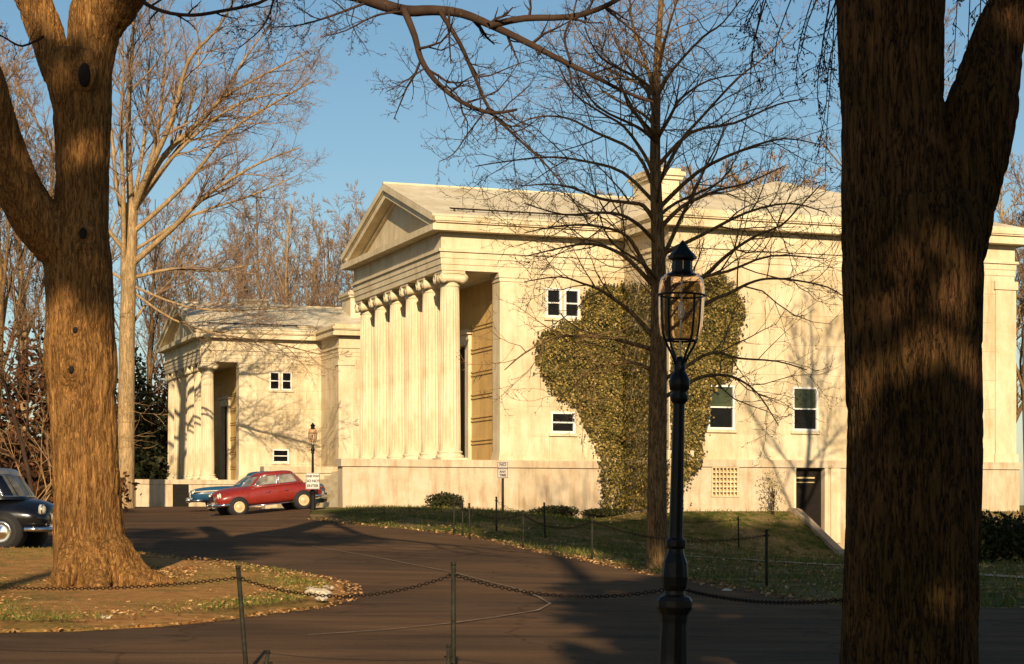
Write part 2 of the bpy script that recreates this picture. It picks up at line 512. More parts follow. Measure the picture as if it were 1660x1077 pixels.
def line_strip(name, pp, w, dz, mat):
    pts = [Vector(p) for p in hp(*pp)]
    dense = []
    for i in range(len(pts) - 1):
        n = max(2, int((pts[i+1] - pts[i]).length / 0.4))
        for k in range(n): dense.append(pts[i].lerp(pts[i+1], k / n))
    dense.append(pts[-1])
    mb = MB(); rr = random.Random(9)
    for i, p in enumerate(dense):
        a = dense[max(0, i-1)]; c = dense[min(len(dense)-1, i+1)]
        t = (c - a).normalized(); n = Vector((-t.y, t.x))
        ww = w * rr.uniform(0.55, 1.15)
        for s in (-.5, .5):
            q = p + n * ww * s
            mb.v.append((q.x, q.y, gz(q.x, q.y) + dz))
    for i in range(len(dense) - 1):
        mb.f.append((2*i, 2*i+1, 2*i+3, 2*i+2)); mb.s.append(False)
    return tag(mb.build(name, mat), kind='structure')
line_strip('kerb_strip', [(505, 889), (600, 905), (735, 932), (830, 957), (872, 972), (892, 984), (872, 995), (800, 1007), (735, 1016), (620, 1028), (500, 1036)], 0.05, 0.045, M['gutter'])
line_strip('path', [(1112, 903), (1200, 908), (1290, 914), (1380, 919), (1480, 925), (1600, 934), (1700, 942)], 0.7, 0.03, M['concrete'])

# ------------------------------------------------------------------ the building (twice)
HB = 1.4                                  # local z of eye level
def hz(h): return h + HB
def column_mesh(corner):
    r0, r1 = 0.36, 0.305
    h0, h1 = 1.70, 7.87
    sh = MB()
    nf = 20; sub = 4; K = nf * sub
    rows = 14
    vs = []
    for i in range(rows + 1):
        t = i / rows
        r = r0 + (r1 - r0) * (t ** 1.25)
        h = 2.02 + (7.36 - 2.02) * t
        for j in range(K):
            th = 2 * math.pi * j / K
            q = (j % sub) / sub
            rr = r - (0.022 * math.sin(math.pi * q) if 0 < i < rows else 0.0)
            vs.append((rr * math.cos(th), rr * math.sin(th), hz(h)))
    fs = [(i*K+j, i*K+(j+1) % K, (i+1)*K+(j+1) % K, (i+1)*K+j) for i in range(rows) for j in range(K)]
    sh.add(vs, fs, False)
    ba = MB()
    ba.box(-.46, .46, -.46, .46, hz(1.70), hz(1.78))
    ba.lathe([(.45, hz(1.78)), (.475, hz(1.82)), (.45, hz(1.87)), (.39, hz(1.89)), (.385, hz(1.92)), (.42, hz(1.95)), (.43, hz(1.98)), (.37, hz(2.02))], 28, cap=False)
    ca = MB()
    ca.lathe([(.315, hz(7.36)), (.335, hz(7.38)), (.335, hz(7.40)), (.31, hz(7.42)), (.32, hz(7.50)), (.38, hz(7.60)), (.40, hz(7.64))], 28, cap=False)
    ca.box(-.40, .40, -.40, .40, hz(7.78), hz(7.87))
    def scroll(axis, off, lo, hi, rr=0.165):
        zc = 7.62
        prof = []
        for t in range(9):
            q = t / 8
            pinch = rr * (0.66 + 0.34 * abs(2*q - 1) ** 1.3)
            prof.append((pinch, lo + (hi - lo) * q))
        if axis == 'x': ca.lathe(prof, 18, (0, off, hz(zc)), True, 'x')
        else: ca.lathe(prof, 18, (off, 0, hz(zc)), True, 'y')
        for sgn, e in ((-1, lo), (1, hi)):           # spiral ridges on the scroll faces
            pts = []
            for k in range(40):
                th = k * 0.36; rad = rr * (1 - k / 46.0)
                a = rad * math.cos(th) ; b = rad * math.sin(th)
                pts.append((e + sgn * .012, off + a, hz(zc + b)) if axis == 'x' else (off + a, e + sgn * .012, hz(zc + b)))
            ca.tube(pts, 0.016, 5)
    for s in (-1, 1): scroll('x', s * .32, -.40, .40)
    ca.box(-.36, .36, -.30, .30, hz(7.64), hz(7.79))
    if corner:
        for s in (-1, 1): scroll('y', s * .325, -.405, -.02)
        ca.box(-.30, .30, -.365, -.30, hz(7.66), hz(7.785))
    return sh, ba, ca

def framed_window(root, face_v, u0, u1, h0, h1, pane_mats, fr=0.075, bars=1, name='window', axis='v'):
    m = MB()
    y0, y1 = face_v - 0.035, face_v + 0.10
    m.box(u0, u0+fr, y0, y1, hz(h0), hz(h1)); m.box(u1-fr, u1, y0, y1, hz(h0), hz(h1))
    m.box(u0+fr, u1-fr, y0, y1, hz(h1-fr), hz(h1)); m.box(u0+fr, u1-fr, y0-.02, y1, hz(h0), hz(h0+fr*1.15))
    for k in range(bars):
        hc = h0 + fr*1.15 + (h1 - h0 - fr*2.15) * (k+1) / (bars+1)
        m.box(u0+fr, u1-fr, y0+.015, y1, hz(hc-.022), hz(hc+.022))
    w = m.build(name, M['white'], root)
    s = MB(); s.box(u0-.06, u1+.06, face_v-.07, face_v+.02, hz(h0-.09), hz(h0-.004)); s.build('sill', M['trim'], w)
    p = MB(); p.box(u0+fr, u1-fr, face_v+.04, face_v+.06, hz(h0+fr), hz(h1-fr)); p.build('pane', pane_mats[0], w)
    if len(pane_mats) > 1:
        p = MB(); hc = (h0+h1)/2
        p.box(u0+fr+.01, u1-fr-.01, face_v+.030, face_v+.037, hz(hc), hz(h1-fr)); p.build('window_blind', pane_mats[1], w)
    return w

def wall_with_holes(mb, u0, u1, h0, h1, v0, v1, holes):
    """front sheet of a wall with window openings, as blocks round the holes"""
    us = sorted(set([u0, u1] + [a for h in holes for a in h[:2]]))
    hs = sorted(set([h0, h1] + [a for h in holes for a in h[2:]]))
    for a, b in zip(us[:-1], us[1:]):
        run = None
        for c, d in zip(hs[:-1], hs[1:]):
            mu, mh = (a+b)/2, (c+d)/2
            solid = not any(h[0] < mu < h[1] and h[2] < mh < h[3] for h in holes)
            if solid: run = (run[0], d) if run else (c, d)
            else:
                if run: mb.box(a, b, v0, v1, hz(run[0]), hz(run[1]))
                run = None
        if run: mb.box(a, b, v0, v1, hz(run[0]), hz(run[1]))

PW = 10.4                 # pavilion width
BU0, BU1, BV = 6.45, 19.4, -3.6
BVB = PW + 3.6
def make_building():
    loc = W(0, 0, -HB)
    root = thing('museum_building', 'cream stone temple museum with ivy on its side and six-column porch', 'building', loc, ANG, 'twin stone museum buildings')
    # podium
    m = MB()
    m.box(-.45, BU0-.15, -.44, PW+.44, hz(-1.4), hz(1.46))
    m.box(-3.43, -.45, -.44, .14, hz(-1.4), hz(1.46)); m.box(-3.43, -.45, PW-.14, PW+.44, hz(-1.4), hz(1.46))
    m.build('podium', M['stone_base'], root)
    m = MB()
    m.box(-.45, BU0-.21, -.5, PW+.5, hz(1.463), hz(1.70))
    m.box(-3.49, -.45, -.5, .2, hz(1.463), hz(1.70)); m.box(-3.49, -.45, PW-.2, PW+.5, hz(1.463), hz(1.70))
    m.build('podium_ledge', M['stone_base'], root)
    m = MB()
    n = 11
    for k in range(n):
        h = 1.66 - k * 0.148
        m.box(-.45 - (k+1)*.255, -.45 - k*.255, .14, PW-.14, hz(-1.4), hz(h))
    m.build('steps', M['stone_plain'], root)
    # columns
    first = None
    for i in range(6):
        corner = i == 0
        if i == 0 or i == 1:
            sh, ba, ca = column_mesh(corner)
            c = sh.build('column', M['stone_plain'], root)
            ba.build('column_base', M['stone_plain'], c); ca.build('capital', M['trim'], c)
            if i == 1: first = c
        else:
            c = copy_tree(first, root)
        c.location = (.43, .43 + i * (PW - .86) / 5, 0)
    # pavilion walls
    m = MB()
    holes = [(3.64, 4.20, 6.45, 7.43), (4.29, 4.85, 6.45, 7.43), (3.81, 4.69, 2.62, 3.34)]
    wall_with_holes(m, 2.95, BU0, 1.70, 7.87, .03, .40, holes)
    m.box(2.35, 2.95, .06, .40, hz(1.70), hz(7.87))
    m.build('side_wall', M['stone'], root)
    m = MB()
    m.box(2.35, BU0, PW-.40, PW-.03, hz(1.70), hz(7.87))
    m.build('side_wall', M['stone'], root)
    for v0, v1 in ((0.0, .72), (PW-.72, PW)):
        m = MB()
        m.box(2.02, 2.95-.002, v0, v1, hz(1.98), hz(7.58))
        m.box(1.97, 3.0, v0-.05, v1+.05, hz(1.70), hz(1.86)); m.box(1.995, 2.975, v0-.025, v1+.025, hz(1.863), hz(1.98))
        m.box(1.99, 2.98, v0-.03, v1+.03, hz(7.583), hz(7.70)); m.box(1.96, 3.01, v0-.06, v1+.06, hz(7.703), hz(7.867))
        m.build('corner_pilaster', M['stone_plain'], root)
    # porch back wall, its raised courses and the doorway
    m = MB()
    m.box(2.42, 2.85, .4, 4.0, hz(1.70), hz(7.87)); m.box(2.42, 2.85, PW-4.0, PW-.4, hz(1.70), hz(7.87)); m.box(2.42, 2.85, 4.0, PW-4.0, hz(6.2), hz(7.87))
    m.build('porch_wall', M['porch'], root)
    for v0, v1 in ((.72, 4.0), (PW-4.0, PW-.72)):
        m = MB(); h = 2.35
        while h < 7.7:
            m.box(2.385, 2.418, v0, v1, hz(h), hz(h+.045)); m.box(2.385, 2.418, v0, v1, hz(h+.12), hz(h+.165))
            h += .79
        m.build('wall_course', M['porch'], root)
    m = MB()
    m.box(2.30, 2.60, 4.0, 4.36, hz(1.70), hz(6.2)); m.box(2.30, 2.60, PW-4.36, PW-4.0, hz(1.70), hz(6.2)); m.box(2.30, 2.60, 4.36, PW-4.36, hz(5.85), hz(6.2))
    m.box(2.22, 2.60, 3.9, PW-3.9, hz(6.203), hz(6.36))
    df = m.build('door_frame', M['stone_plain'], root)
    m = MB(); m.box(2.55, 2.62, 4.36, PW-4.36, hz(1.70), hz(5.85)); m.build('door', M['door'], root)
    # entablature
    def entab(name, u0, u1, v0, v1, mat):
        m = MB()
        m.box(u0, u1, v0, v1, hz(7.87), hz(8.06)); m.box(u0-.025, u1+.025, v0-.025, v1+.025, hz(8.063), hz(8.26)); m.box(u0-.05, u1+.05, v0-.05, v1+.05, hz(8.263), hz(8.46))
        m.build('architrave', mat, root)
        m = MB()
        m.box(u0-.11, u1+.11, v0-.11, v1+.11, hz(8.463), hz(8.55)); m.box(u0-.01, u1+.01, v0-.01, v1+.01, hz(8.553), hz(8.98))
        m.box(u0-.03, u1+.03, v0-.03, v1+.03, hz(8.983), hz(9.10))
        m.build('frieze', mat, root)
    entab('pavilion', 0, BU0, 0, PW, M['stone_plain'])
    m = MB()
    m.box(-.42, BU0-.3, -.42, PW+.42, hz(9.103), hz(9.30)); m.box(-.32, BU0-.3, -.32, PW+.32, hz(9.303), hz(9.36))
    for v0, v1 in ((-.40, .1), (PW-.1, PW+.40)):
        m.box(-.32, BU0-.3, v0, v1, hz(9.363), hz(9.41)); m.box(-.36, BU0-.3, v0-.04 if v0 < 0 else v0, v1 if v0 < 0 else v1+.04, hz(9.413), hz(9.54))
    m.build('cornice', M['trim'], root)
    # pediment
    rise, half = 1.86, PW/2 + .44
    sl = rise / half
    def roofh(v): return 9.54 + (half - abs(v - PW/2)) * sl
    m = MB()
    m.prism([(.05, hz(9.36)), (PW-.05, hz(9.36)), (PW/2, hz(roofh(PW/2)-.30))], .12, 'x', .5)
    m.build('tympanum', M['stone_plain'], root)
    m = MB()
    for s in (-1, 1):
        e = PW/2 + s*half
        def band(a0, a1, lo, hi, u0):
            # sloping band between depths lo..hi under the roof line
            pa = (e - s*a0, hz(9.54 - lo + a0*sl)); pb = (PW/2, hz(9.54 + rise - lo)); pc = (PW/2, hz(9.54 + rise - hi)); pd = (e - s*a1, hz(9.54 - hi + a1*sl))
            poly = [pa, pb, pc, pd]
            if s > 0: poly = poly[::-1]
            m.prism(poly, u0, 'x', .4)
        band(.02, .18, .0, .17, -.44)
        band(.22, .3, .173, .21, -.38)
        band(.35, .45, .213, .42, -.34)
        band(1.0, 1.1, .423, .52, .0)
    m.build('raking_cornice', M['trim'], root)
    # roof of the pavilion
    m = MB()
    for s in (-1, 1):
        e = PW/2 + s*(half - .05)
        poly = [(e, hz(9.545 + .05*sl)), (PW/2, hz(9.545+rise)), (PW/2, hz(9.545+rise+.07)), (e, hz(9.615 + .05*sl))]
        if s > 0: poly = poly[::-1]
        m.prism(poly, -.43, 'x', 15.0)
    rf = m.build('roof', M['roof'], root)
    m = MB(); m.box(-.44, 15, PW/2-.09, PW/2+.09, hz(9.62+rise-.03), hz(9.62+rise+.035)); m.build('ridge_cap', M['roof'], rf)
    m = MB()
    for dv in (.55, .66):
        v = -.44 + dv; zz = roofh(v) + .17
        m.tube([(.35, v, hz(zz)), (BU0-.4, v, hz(zz))], .018, 6)
    for k in range(9):
        u = .5 + k*.66
        for dv in (.55, .66):
            v = -.44 + dv; m.box(u-.012, u+.012, v-.012, v+.012, hz(roofh(v)+.03), hz(roofh(v)+.16))
    m.build('snow_guard', M['rust'], rf)
    m = MB()
    m.box(8.9, 9.9, 3.0, 4.75, hz(9.6), hz(11.85)); m.box(8.80, 10.0, 2.9, 4.85, hz(11.853), hz(11.98)); m.box(8.72, 10.08, 2.82, 4.93, hz(11.983), hz(12.12)); m.box(8.85, 9.95, 2.95, 4.8, hz(12.123), hz(12.24))
    m.build('chimney', M['stone_plain'], rf)
    m = MB(); m.box(BU0-1.25, BU0-.28, -.10, .7, hz(9.56), hz(9.82)); m.box(BU0-1.3, BU0-.25, -.14, .74, hz(9.823), hz(9.88))
    m.build('parapet_block', M['trim'], rf)
    # projecting wing
    m = MB()
    dh = (10.92, 11.98, -1.0, 1.47); gh = (7.88, 8.85, .5, 1.46)
    wall_with_holes(m, BU0-.12, BU1+.12, -1.4, 1.4601, BV-.12, BV+.3, [dh, gh])
    m.box(BU0-.12, BU1+.12, BV+.3, BVB+.12, hz(-1.4), hz(1.46))
    m.build('wing_base', M['stone_base'], root)
    m = MB(); m.box(BU0-.18, BU1+.18, BV-.18, BVB+.18, hz(1.463), hz(1.70)); m.build('wing_ledge', M['stone_base'], root)
    wins = [(c-.475, c+.475, 2.66, 4.10) for c in (8.28, 11.33, 14.4, 17.45)]
    m = MB()
    wall_with_holes(m, BU0, BU1, 1.70, 7.87, BV, BV+.4, wins)
    m.box(BU0, BU1, BV+.4, BVB, hz(1.70), hz(7.87))
    m.build('wing_wall', M['stone'], root)
    m = MB()
    for u0, u1 in ((BU0-.04, BU0+.75), (BU1-.78, BU1+.04)):
        m.box(u0, u1, BV-.05, BV+.5, hz(1.98), hz(7.58))
        m.box(u0-.06, u1+.06, BV-.11, BV+.56, hz(1.703), hz(1.978)); m.box(u0-.05, u1+.05, BV-.10, BV+.55, hz(7.583), hz(7.867))
    m.box(12.2, 12.55, BV-.17, BV-.12, hz(-1.0), hz(1.45))
    m.box(BU0+.8, BU1-.8, BV-.03, BV-.002, hz(1.703), hz(2.52))
    m.build('wing_pilaster', M['stone_plain'], root)
    entab('wing', BU0, BU1, BV, BVB, M['stone_plain'])
    m = MB()
    m.box(BU0-.42, BU1+.42, BV-.42, BVB+.42, hz(9.103), hz(9.30)); m.box(BU0-.32, BU1+.32, BV-.32, BVB+.32, hz(9.303), hz(9.38))
    m.box(BU0-.40, BU1+.40, BV-.40, BVB+.40, hz(9.383), hz(9.43)); m.box(BU0-.44, BU1+.44, BV-.44, BVB+.44, hz(9.433), hz(9.56))
    m.box(BU0-.30, BU1+.30, BV-.30, BVB+.30, hz(9.563), hz(9.68))
    m.build('wing_cornice', M['trim'], root)
    m = MB()
    a0, a1, b0, b1 = BU0-.28, BU1+.28, BV-.28, BVB+.28
    zc, zr = hz(9.683), hz(11.72); mid = (a0+a1)/2; sb = 5.2
    m.add([(a0,b0,zc),(a1,b0,zc),(a1,b1,zc),(a0,b1,zc),(mid,b0+sb,zr),(mid,b1-sb,zr)], [(0,1,4),(1,2,5,4),(2,3,5),(3,0,4,5),(3,2,1,0)])
    m.build('wing_roof', M['roof'], root)
    # windows and doors
    framed_window(root, .03, 3.64, 4.20, 6.45, 7.43, [M['glass']], .07)
    framed_window(root, .03, 4.29, 4.85, 6.45, 7.43, [M['glass']], .07)
    framed_window(root, .03, 3.81, 4.69, 2.62, 3.34, [M['glass']], .07)
    for w in wins: framed_window(root, BV, *w, [M['glass'], M['shade_pane']], .065)
    m = MB()
    u0, u1, h0, h1 = gh
    fv = BV - .12
    for k in range(8):
        u = u0 + .02 + (u1-u0-.06) * k / 7; m.box(u-.02, u+.02, fv-.03, fv+.02, hz(h0), hz(h1))
    for k in range(7):
        h = h0 + .02 + (h1-h0-.04) * k / 6; m.box(u0, u1, fv-.038, fv-.004, hz(h-.018), hz(h+.018))
    gr = m.build('window_grille', M['trim'], root)
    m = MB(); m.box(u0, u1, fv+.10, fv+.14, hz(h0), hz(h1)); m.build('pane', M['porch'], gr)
    m = MB()
    u0, u1, h0, h1 = dh
    m.box(u0, u1, fv+.22, fv+.27, hz(h0), hz(h1-.06)); 
    bd = m.build('basement_door', M['door'], root)
    m = MB(); m.box(u0+.1, u1-.25, fv+.195, fv+.217, hz(h1-.36), hz(h1-.31)); m.box(u0+.1, u1-.25, fv+.195, fv+.217, hz(h1-.50), hz(h1-.47)); m.build('push_bar', M['hub'], bd)
    m = MB(); m.box(u0-.10, u0-.002, fv-.03, fv+.02, hz(h0), hz(h1-.02)); m.box(u1+.002, u1+.12, fv-.03, fv+.02, hz(h0), hz(h1-.02)); m.build('door_frame', M['trim'], root)
    return root

near = make_building()
far = copy_tree(near)
far.location = W(0.19, 40.6, -HB)
far['label'] = 'farther stone temple museum with tree shadows across its porch, left behind the cars'
near['label'] = 'nearer cream stone temple museum with ivy on its flank and six-column porch'
far['category'] = 'building'
m = MB(); m.box(-1.55, -.72, -.462, -.40, hz(.12), hz(1.45)); m.build('podium_dark_panel', M['door'], far)  # plain dark panel on the podium side, farther building only
m = MB(); m.box(3.3, 4.6, PW/2-.5, PW/2+.5, hz(11.1), hz(11.62)); m.box(3.2, 4.7, PW/2-.6, PW/2+.6, hz(11.623), hz(11.74)); m.build('roof_vent', M['trim'], far)

# retaining wall with sloping coping beside the sunken basement door
def area_wall(u, label):
    m = MB()
    n = 14
    for w, z0, dz, side in ((.26, 0, 0, 0),):
        prev = None
        for i in range(n + 1):
            v = BV - .13 - 3.3 * i / n
            s = -3.75 - v
            top = EYE + .04 - max(0, (EYE + .04 - (EYE - 1.25))) * min(1, max(0, (s - .35) / 2.75)) + .10
            a = W(u - w/2, v, 0); b = W(u + w/2, v, 0)
            zb = EYE - 1.55
            ring = [(a.x, a.y, zb), (b.x, b.y, zb), (b.x, b.y, top), (a.x, a.y, top)]
            k = len(m.v); m.v += ring
            if i:
                p = k - 4
                for q in range(4):
                    m.f.append((p+q, p+(q+1) % 4, k+(q+1) % 4, k+q)); m.s.append(False)
            else: m.f.append((k, k+1, k+2, k+3)); m.s.append(False)
        k = len(m.v) - 4
        m.f.append((k+3, k+2, k+1, k)); m.s.append(False)
    o = m.build('retaining_wall', M['concrete'])
    return tag(o, label, 'retaining wall')
area_wall(DOOR_U0, 'sloping concrete wall beside the sunken basement doorway, on the grass bank side')
area_wall(DOOR_U1, 'sloping concrete wall of the basement entry, nearer the big dark trunk')

# ------------------------------------------------------------------ ivy
def pip(poly, x, y):
    c = False; j = len(poly) - 1
    for i in range(len(poly)):
        xi, yi = poly[i]; xj, yj = poly[j]
        if (yi > y) != (yj > y) and x < (xj - xi) * (y - yi) / (yj - yi) + xi: c = not c
        j = i
    return c
def make_ivy():
    rng = random.Random(3)
    poly = [(942,520),(944,480),(958,468),(985,462),(1015,463),(1040,458),(1075,462),(1110,455),(1140,448),(1176,449),(1184,466),(1202,492),(1205,510),(1197,535),(1192,575),(1180,612),(1150,632),(1144,690),(1135,720),(1136,748),(1120,768),(1106,785),(1100,826),(974,826),(972,790),(971,745),(962,715),(946,690),(936,662),(905,645),(884,622),(872,595),(868,560),(878,540),(905,526)]
    m = MB()
    cam = Vector((0, 0, EYE))
    cnt = 0
    def nz(a, b): return (math.sin(a*2.1+b*1.3) + math.sin(a*4.7-b*3.1+1.2) + math.sin(a*1.1+b*5.3+2.2)) / 3
    while cnt < 40000:
        px, py = rng.uniform(860, 1210), rng.uniform(445, 828)
        e_ = 2.5 if rng.random() < .86 else 8.0
        jx, jy = rng.gauss(0, e_), rng.gauss(0, e_)
        if not pip(poly, px + jx, py + jy): continue
        # thin, branching growth low on the left
        if py > 735 and px < 1000 and rng.random() < 0.45: continue
        d = P(px, py, 1.0) - cam
        o = cam
        def hitplane(nrm, c):       # plane q.n = c in uv coordinates relative to O2
            den = d.dot(nrm)
            return (c - (o - O2).dot(nrm)) / den
        low = py > 745
        t = hitplane(V, (BV - .19 if low else BV)); q = o + d * t
        u, v = uv(q.x, q.y); nrm = -V
        if u < BU0:
            t = hitplane(V, (-.52 if low else 0.0)); q = o + d * t
            u, v = uv(q.x, q.y); nrm = -V
            if u > BU0 - (.19 if low else 0):
                t = hitplane(U, BU0 - (.19 if low else 0)); q = o + d * t; nrm = -U
        a, b = q.dot(U), q.z
        off = .05 + .17 * max(0, nz(a*1.6, b*1.6) + .55) * rng.random() + .04 * rng.random()
        q = q + nrm * off
        tang = Vector((0,0,1)).cross(nrm)
        n2 = (nrm + Vector((rng.gauss(0,.35), rng.gauss(0,.35), rng.gauss(.25,.35)))).normalized()
        up = (Vector((0,0,1)) * rng.uniform(-1,1) + tang * rng.uniform(-1,1)); up = (up - n2 * up.dot(n2)).normalized()
        sd = n2.cross(up)
        s = rng.uniform(.026, .058)
        m.add([q - up*s, q + sd*s*.8 - up*s*.1, q + up*s*.9, q - sd*s*.8 - up*s*.1], [(0,1,2,3)])
        cnt += 1
    ivy = m.build('ivy', M['ivy'])
    tag(ivy, 'olive brown ivy spreading like a fan over the museum wall behind the lamp', 'ivy')
    st = MB()
    for k in range(34):
        px = rng.uniform(980, 1095); py = 826
        pts = []
        tx = 1040 + (px - 1040) * rng.uniform(1.2, 2.4); ty = rng.uniform(560, 720)
        for i in range(9):
            t = i / 8
            x = px + (tx - px) * t + rng.uniform(-4, 4); y = py + (ty - py) * t
            if not pip(poly, x, y): break
            dd = P(x, y, 1.0) - cam
            low = y > 745
            den = dd.dot(V); q = cam + dd * (((BV - .14 if low else BV) - (cam - O2).dot(V)) / den)
            if uv(q.x, q.y)[0] < BU0:
                q = cam + dd * (((-.5 if low else 0.0) - (cam - O2).dot(V)) / den)
                if uv(q.x, q.y)[0] > BU0: q = cam + dd * ((BU0 - (cam - O2).dot(U)) / dd.dot(U)) - U*.04
            pts.append(q - V * .06)
        if len(pts) > 2: st.tube(pts, [.028 * (1 - .08*i) for i in range(len(pts))], 5)
    st.build('stem', M['twig'], ivy)
make_ivy()

# ------------------------------------------------------------------ trees
def rdir(d, ang, az):
    d = d.normalized()
    a = d.orthogonal().normalized(); b = d.cross(a)
    return (d * math.cos(ang) + (a * math.cos(az) + b * math.sin(az)) * math.sin(ang)).normalized()

def grow(mb, rng, p, d, L, r, lev, spec, tips=None):
    """one shoot and everything on it. spec[lev] = (children, ratio, angle, wiggle, tropism, sides, segments)"""
    ch, ratio, ang, wig, trop, sides, segs = spec[lev]
    pts = [p.copy()]; rad = [r]; dirs = [d.copy()]
    for i in range(segs):
        d = (d + Vector((rng.gauss(0, wig), rng.gauss(0, wig), rng.gauss(0, wig) + trop))).normalized()
        p = p + d * (L / segs)
        pts.append(p.copy()); dirs.append(d.copy())
        rad.append(r * (1 - 0.72 * (i + 1) / segs))
    mb.tube(pts, rad, sides, False)
    if tips is not None and lev == len(spec) - 1: tips.append((pts[-1], d))
    if lev + 1 < len(spec):
        shoots(mb, rng, pts, rad, dirs, L, lev, spec, tips)

def shoots(mb, rng, pts, rad, dirs, L, lev, spec, tips=None, t0=0.22):
    ch, ratio, ang = spec[lev][:3]
    n = len(pts) - 1
    az = rng.uniform(0, 6.28)
    k = max(1, int(ch * rng.uniform(.8, 1.2)))
    for c in range(k):
        t = t0 + (1 - t0) * (c + rng.random()) / k
        f = min(n - 1e-4, t * n); i = int(f); q = pts[i].lerp(pts[i+1], f - i)
        rr = (rad[i] + (rad[i+1] - rad[i]) * (f - i)) * .62
        az += 2.4 + rng.uniform(-.5, .5)
        dd = rdir(dirs[min(n, i+1)], ang * rng.uniform(.7, 1.3), az)
        l = L * ratio * (1.15 - .6 * t) * rng.uniform(.7, 1.3)
        grow(mb, rng, q, dd, l, max(rr, spec_min), lev + 1, spec, tips)
spec_min = 0.004

def path_pts(pp, d, base, d_end=None, sub=3):
    """pixel path with radii -> local points (relative to base)"""
    n = len(pp); out = []; rad = []
    for i, q in enumerate(pp):
        t = i / max(1, n - 1)
        dd = d + ((d_end - d) * t if d_end is not None else 0)
        out.append(P(q[0], q[1], dd) - base)
    # catmull-rom smoothing
    res = []
    for i in range(n - 1):
        p0 = out[max(0, i-1)]; p1 = out[i]; p2 = out[i+1]; p3 = out[min(n-1, i+2)]
        for k in range(sub):
            t = k / sub
            res.append(0.5 * ((2*p1) + (p2 - p0)*t + (2*p0 - 5*p1 + 4*p2 - p3)*t*t + (3*p1 - p0 - 3*p2 + p3)*t*t*t))
    res.append(out[-1])
    return res
def dirs_of(pts):
    return [(pts[min(len(pts)-1, i+1)] - pts[max(0, i-1)]).normalized() for i in range(len(pts))]

def limb(mb, tw, rng, pp, d, base, r0, r1, spec, d_end=None, sides=7, tips=None, t0=.2, Lk=None):
    pts = path_pts(pp, d, base, d_end)
    n = len(pts)
    rad = [r0 + (r1 - r0) * (i / (n-1)) ** .8 for i in range(n)]
    mb.tube(pts, rad, sides, False)
    L = sum((pts[i+1] - pts[i]).length for i in range(n-1))
    if spec: shoots(tw, rng, pts, rad, dirs_of(pts), Lk or L, 0, spec, tips, t0)

def bud_mesh(tips, rng, size, back=0.0, n=1, spread=0.02, droop=False):
    m = MB()
    for q, d in tips:
        for k in range(n):
            c = q - d * rng.uniform(0, back) + Vector((rng.gauss(0,spread), rng.gauss(0,spread), rng.gauss(0,spread)))
            s = size * rng.uniform(.6, 1.3)
            ax = (d + Vector((rng.gauss(0,.6), rng.gauss(0,.6), rng.gauss(-.6 if droop else 0,.6)))).normalized()
            a = ax.orthogonal().normalized(); b = ax.cross(a)
            m.add([c - ax*s, c + a*s*.45, c + b*s*.45, c - a*s*.45, c - b*s*.45, c + ax*s], [(0,2,1),(0,3,2),(0,4,3),(0,1,4),(5,1,2),(5,2,3),(5,3,4),(5,4,1)])
    return m

def organic(o, voxel, it, freq, amp, knots=()):
    """melt the swept limbs into one bole, then raise its bark ridges and the swollen rings round old knots"""
    from mathutils import noise as mn
    r = o.modifiers.new('Remesh', 'REMESH'); r.mode = 'VOXEL'; r.voxel_size = voxel
    sm = o.modifiers.new('Smooth', 'SMOOTH'); sm.factor = .5; sm.iterations = it
    dg = bpy.context.evaluated_depsgraph_get()
    me = bpy.data.meshes.new_from_object(o.evaluated_get(dg))
    o.modifiers.clear(); old = o.data; mat = old.materials[0]; o.data = me
    if not me.materials: me.materials.append(mat)
    n = len(me.vertices)
    co = np.empty(n*3, np.float32); me.vertices.foreach_get('co', co); co = co.reshape(-1, 3)
    no = np.array([v.normal[:] for v in me.vertices], np.float32)
    d = np.empty(n, np.float32)
    ks = [(np.array(k[0]), k[1]) for k in knots]
    for i in range(n):
        x, y, z = (float(t) for t in co[i])
        w = mn.noise((x*2.1, y*2.1, z*1.2)) * .22
        a = abs(mn.noise((x*freq + w*freq*.35, y*freq, z*freq*.13)))
        b = abs(mn.noise((x*freq*2.1, y*freq*2.1 + 7, z*freq*.32 + w*3)))
        c = mn.noise((x*1.7, y*1.7, z*.9 + 3))
        d[i] = amp * (min(1, a*3.6)*.75 + min(1, b*3.2)*.4 - .7) + amp*.7*c
    for c, rad in ks:
        r_ = np.sqrt((co[:, 0]-c[0])**2 + ((co[:, 1]-c[1])*.7)**2 + ((co[:, 2]-c[2])*.8)**2)
        d += (np.exp(-(r_/rad)**2 * .7) * (.5 + .5*np.cos(r_/rad*9.0)) * rad * .22).astype(np.float32)
    co = co + no * d[:, None]
    me.vertices.foreach_set('co', co.ravel())
    me.polygons.foreach_set('use_smooth', [True]*len(me.polygons)); me.update()

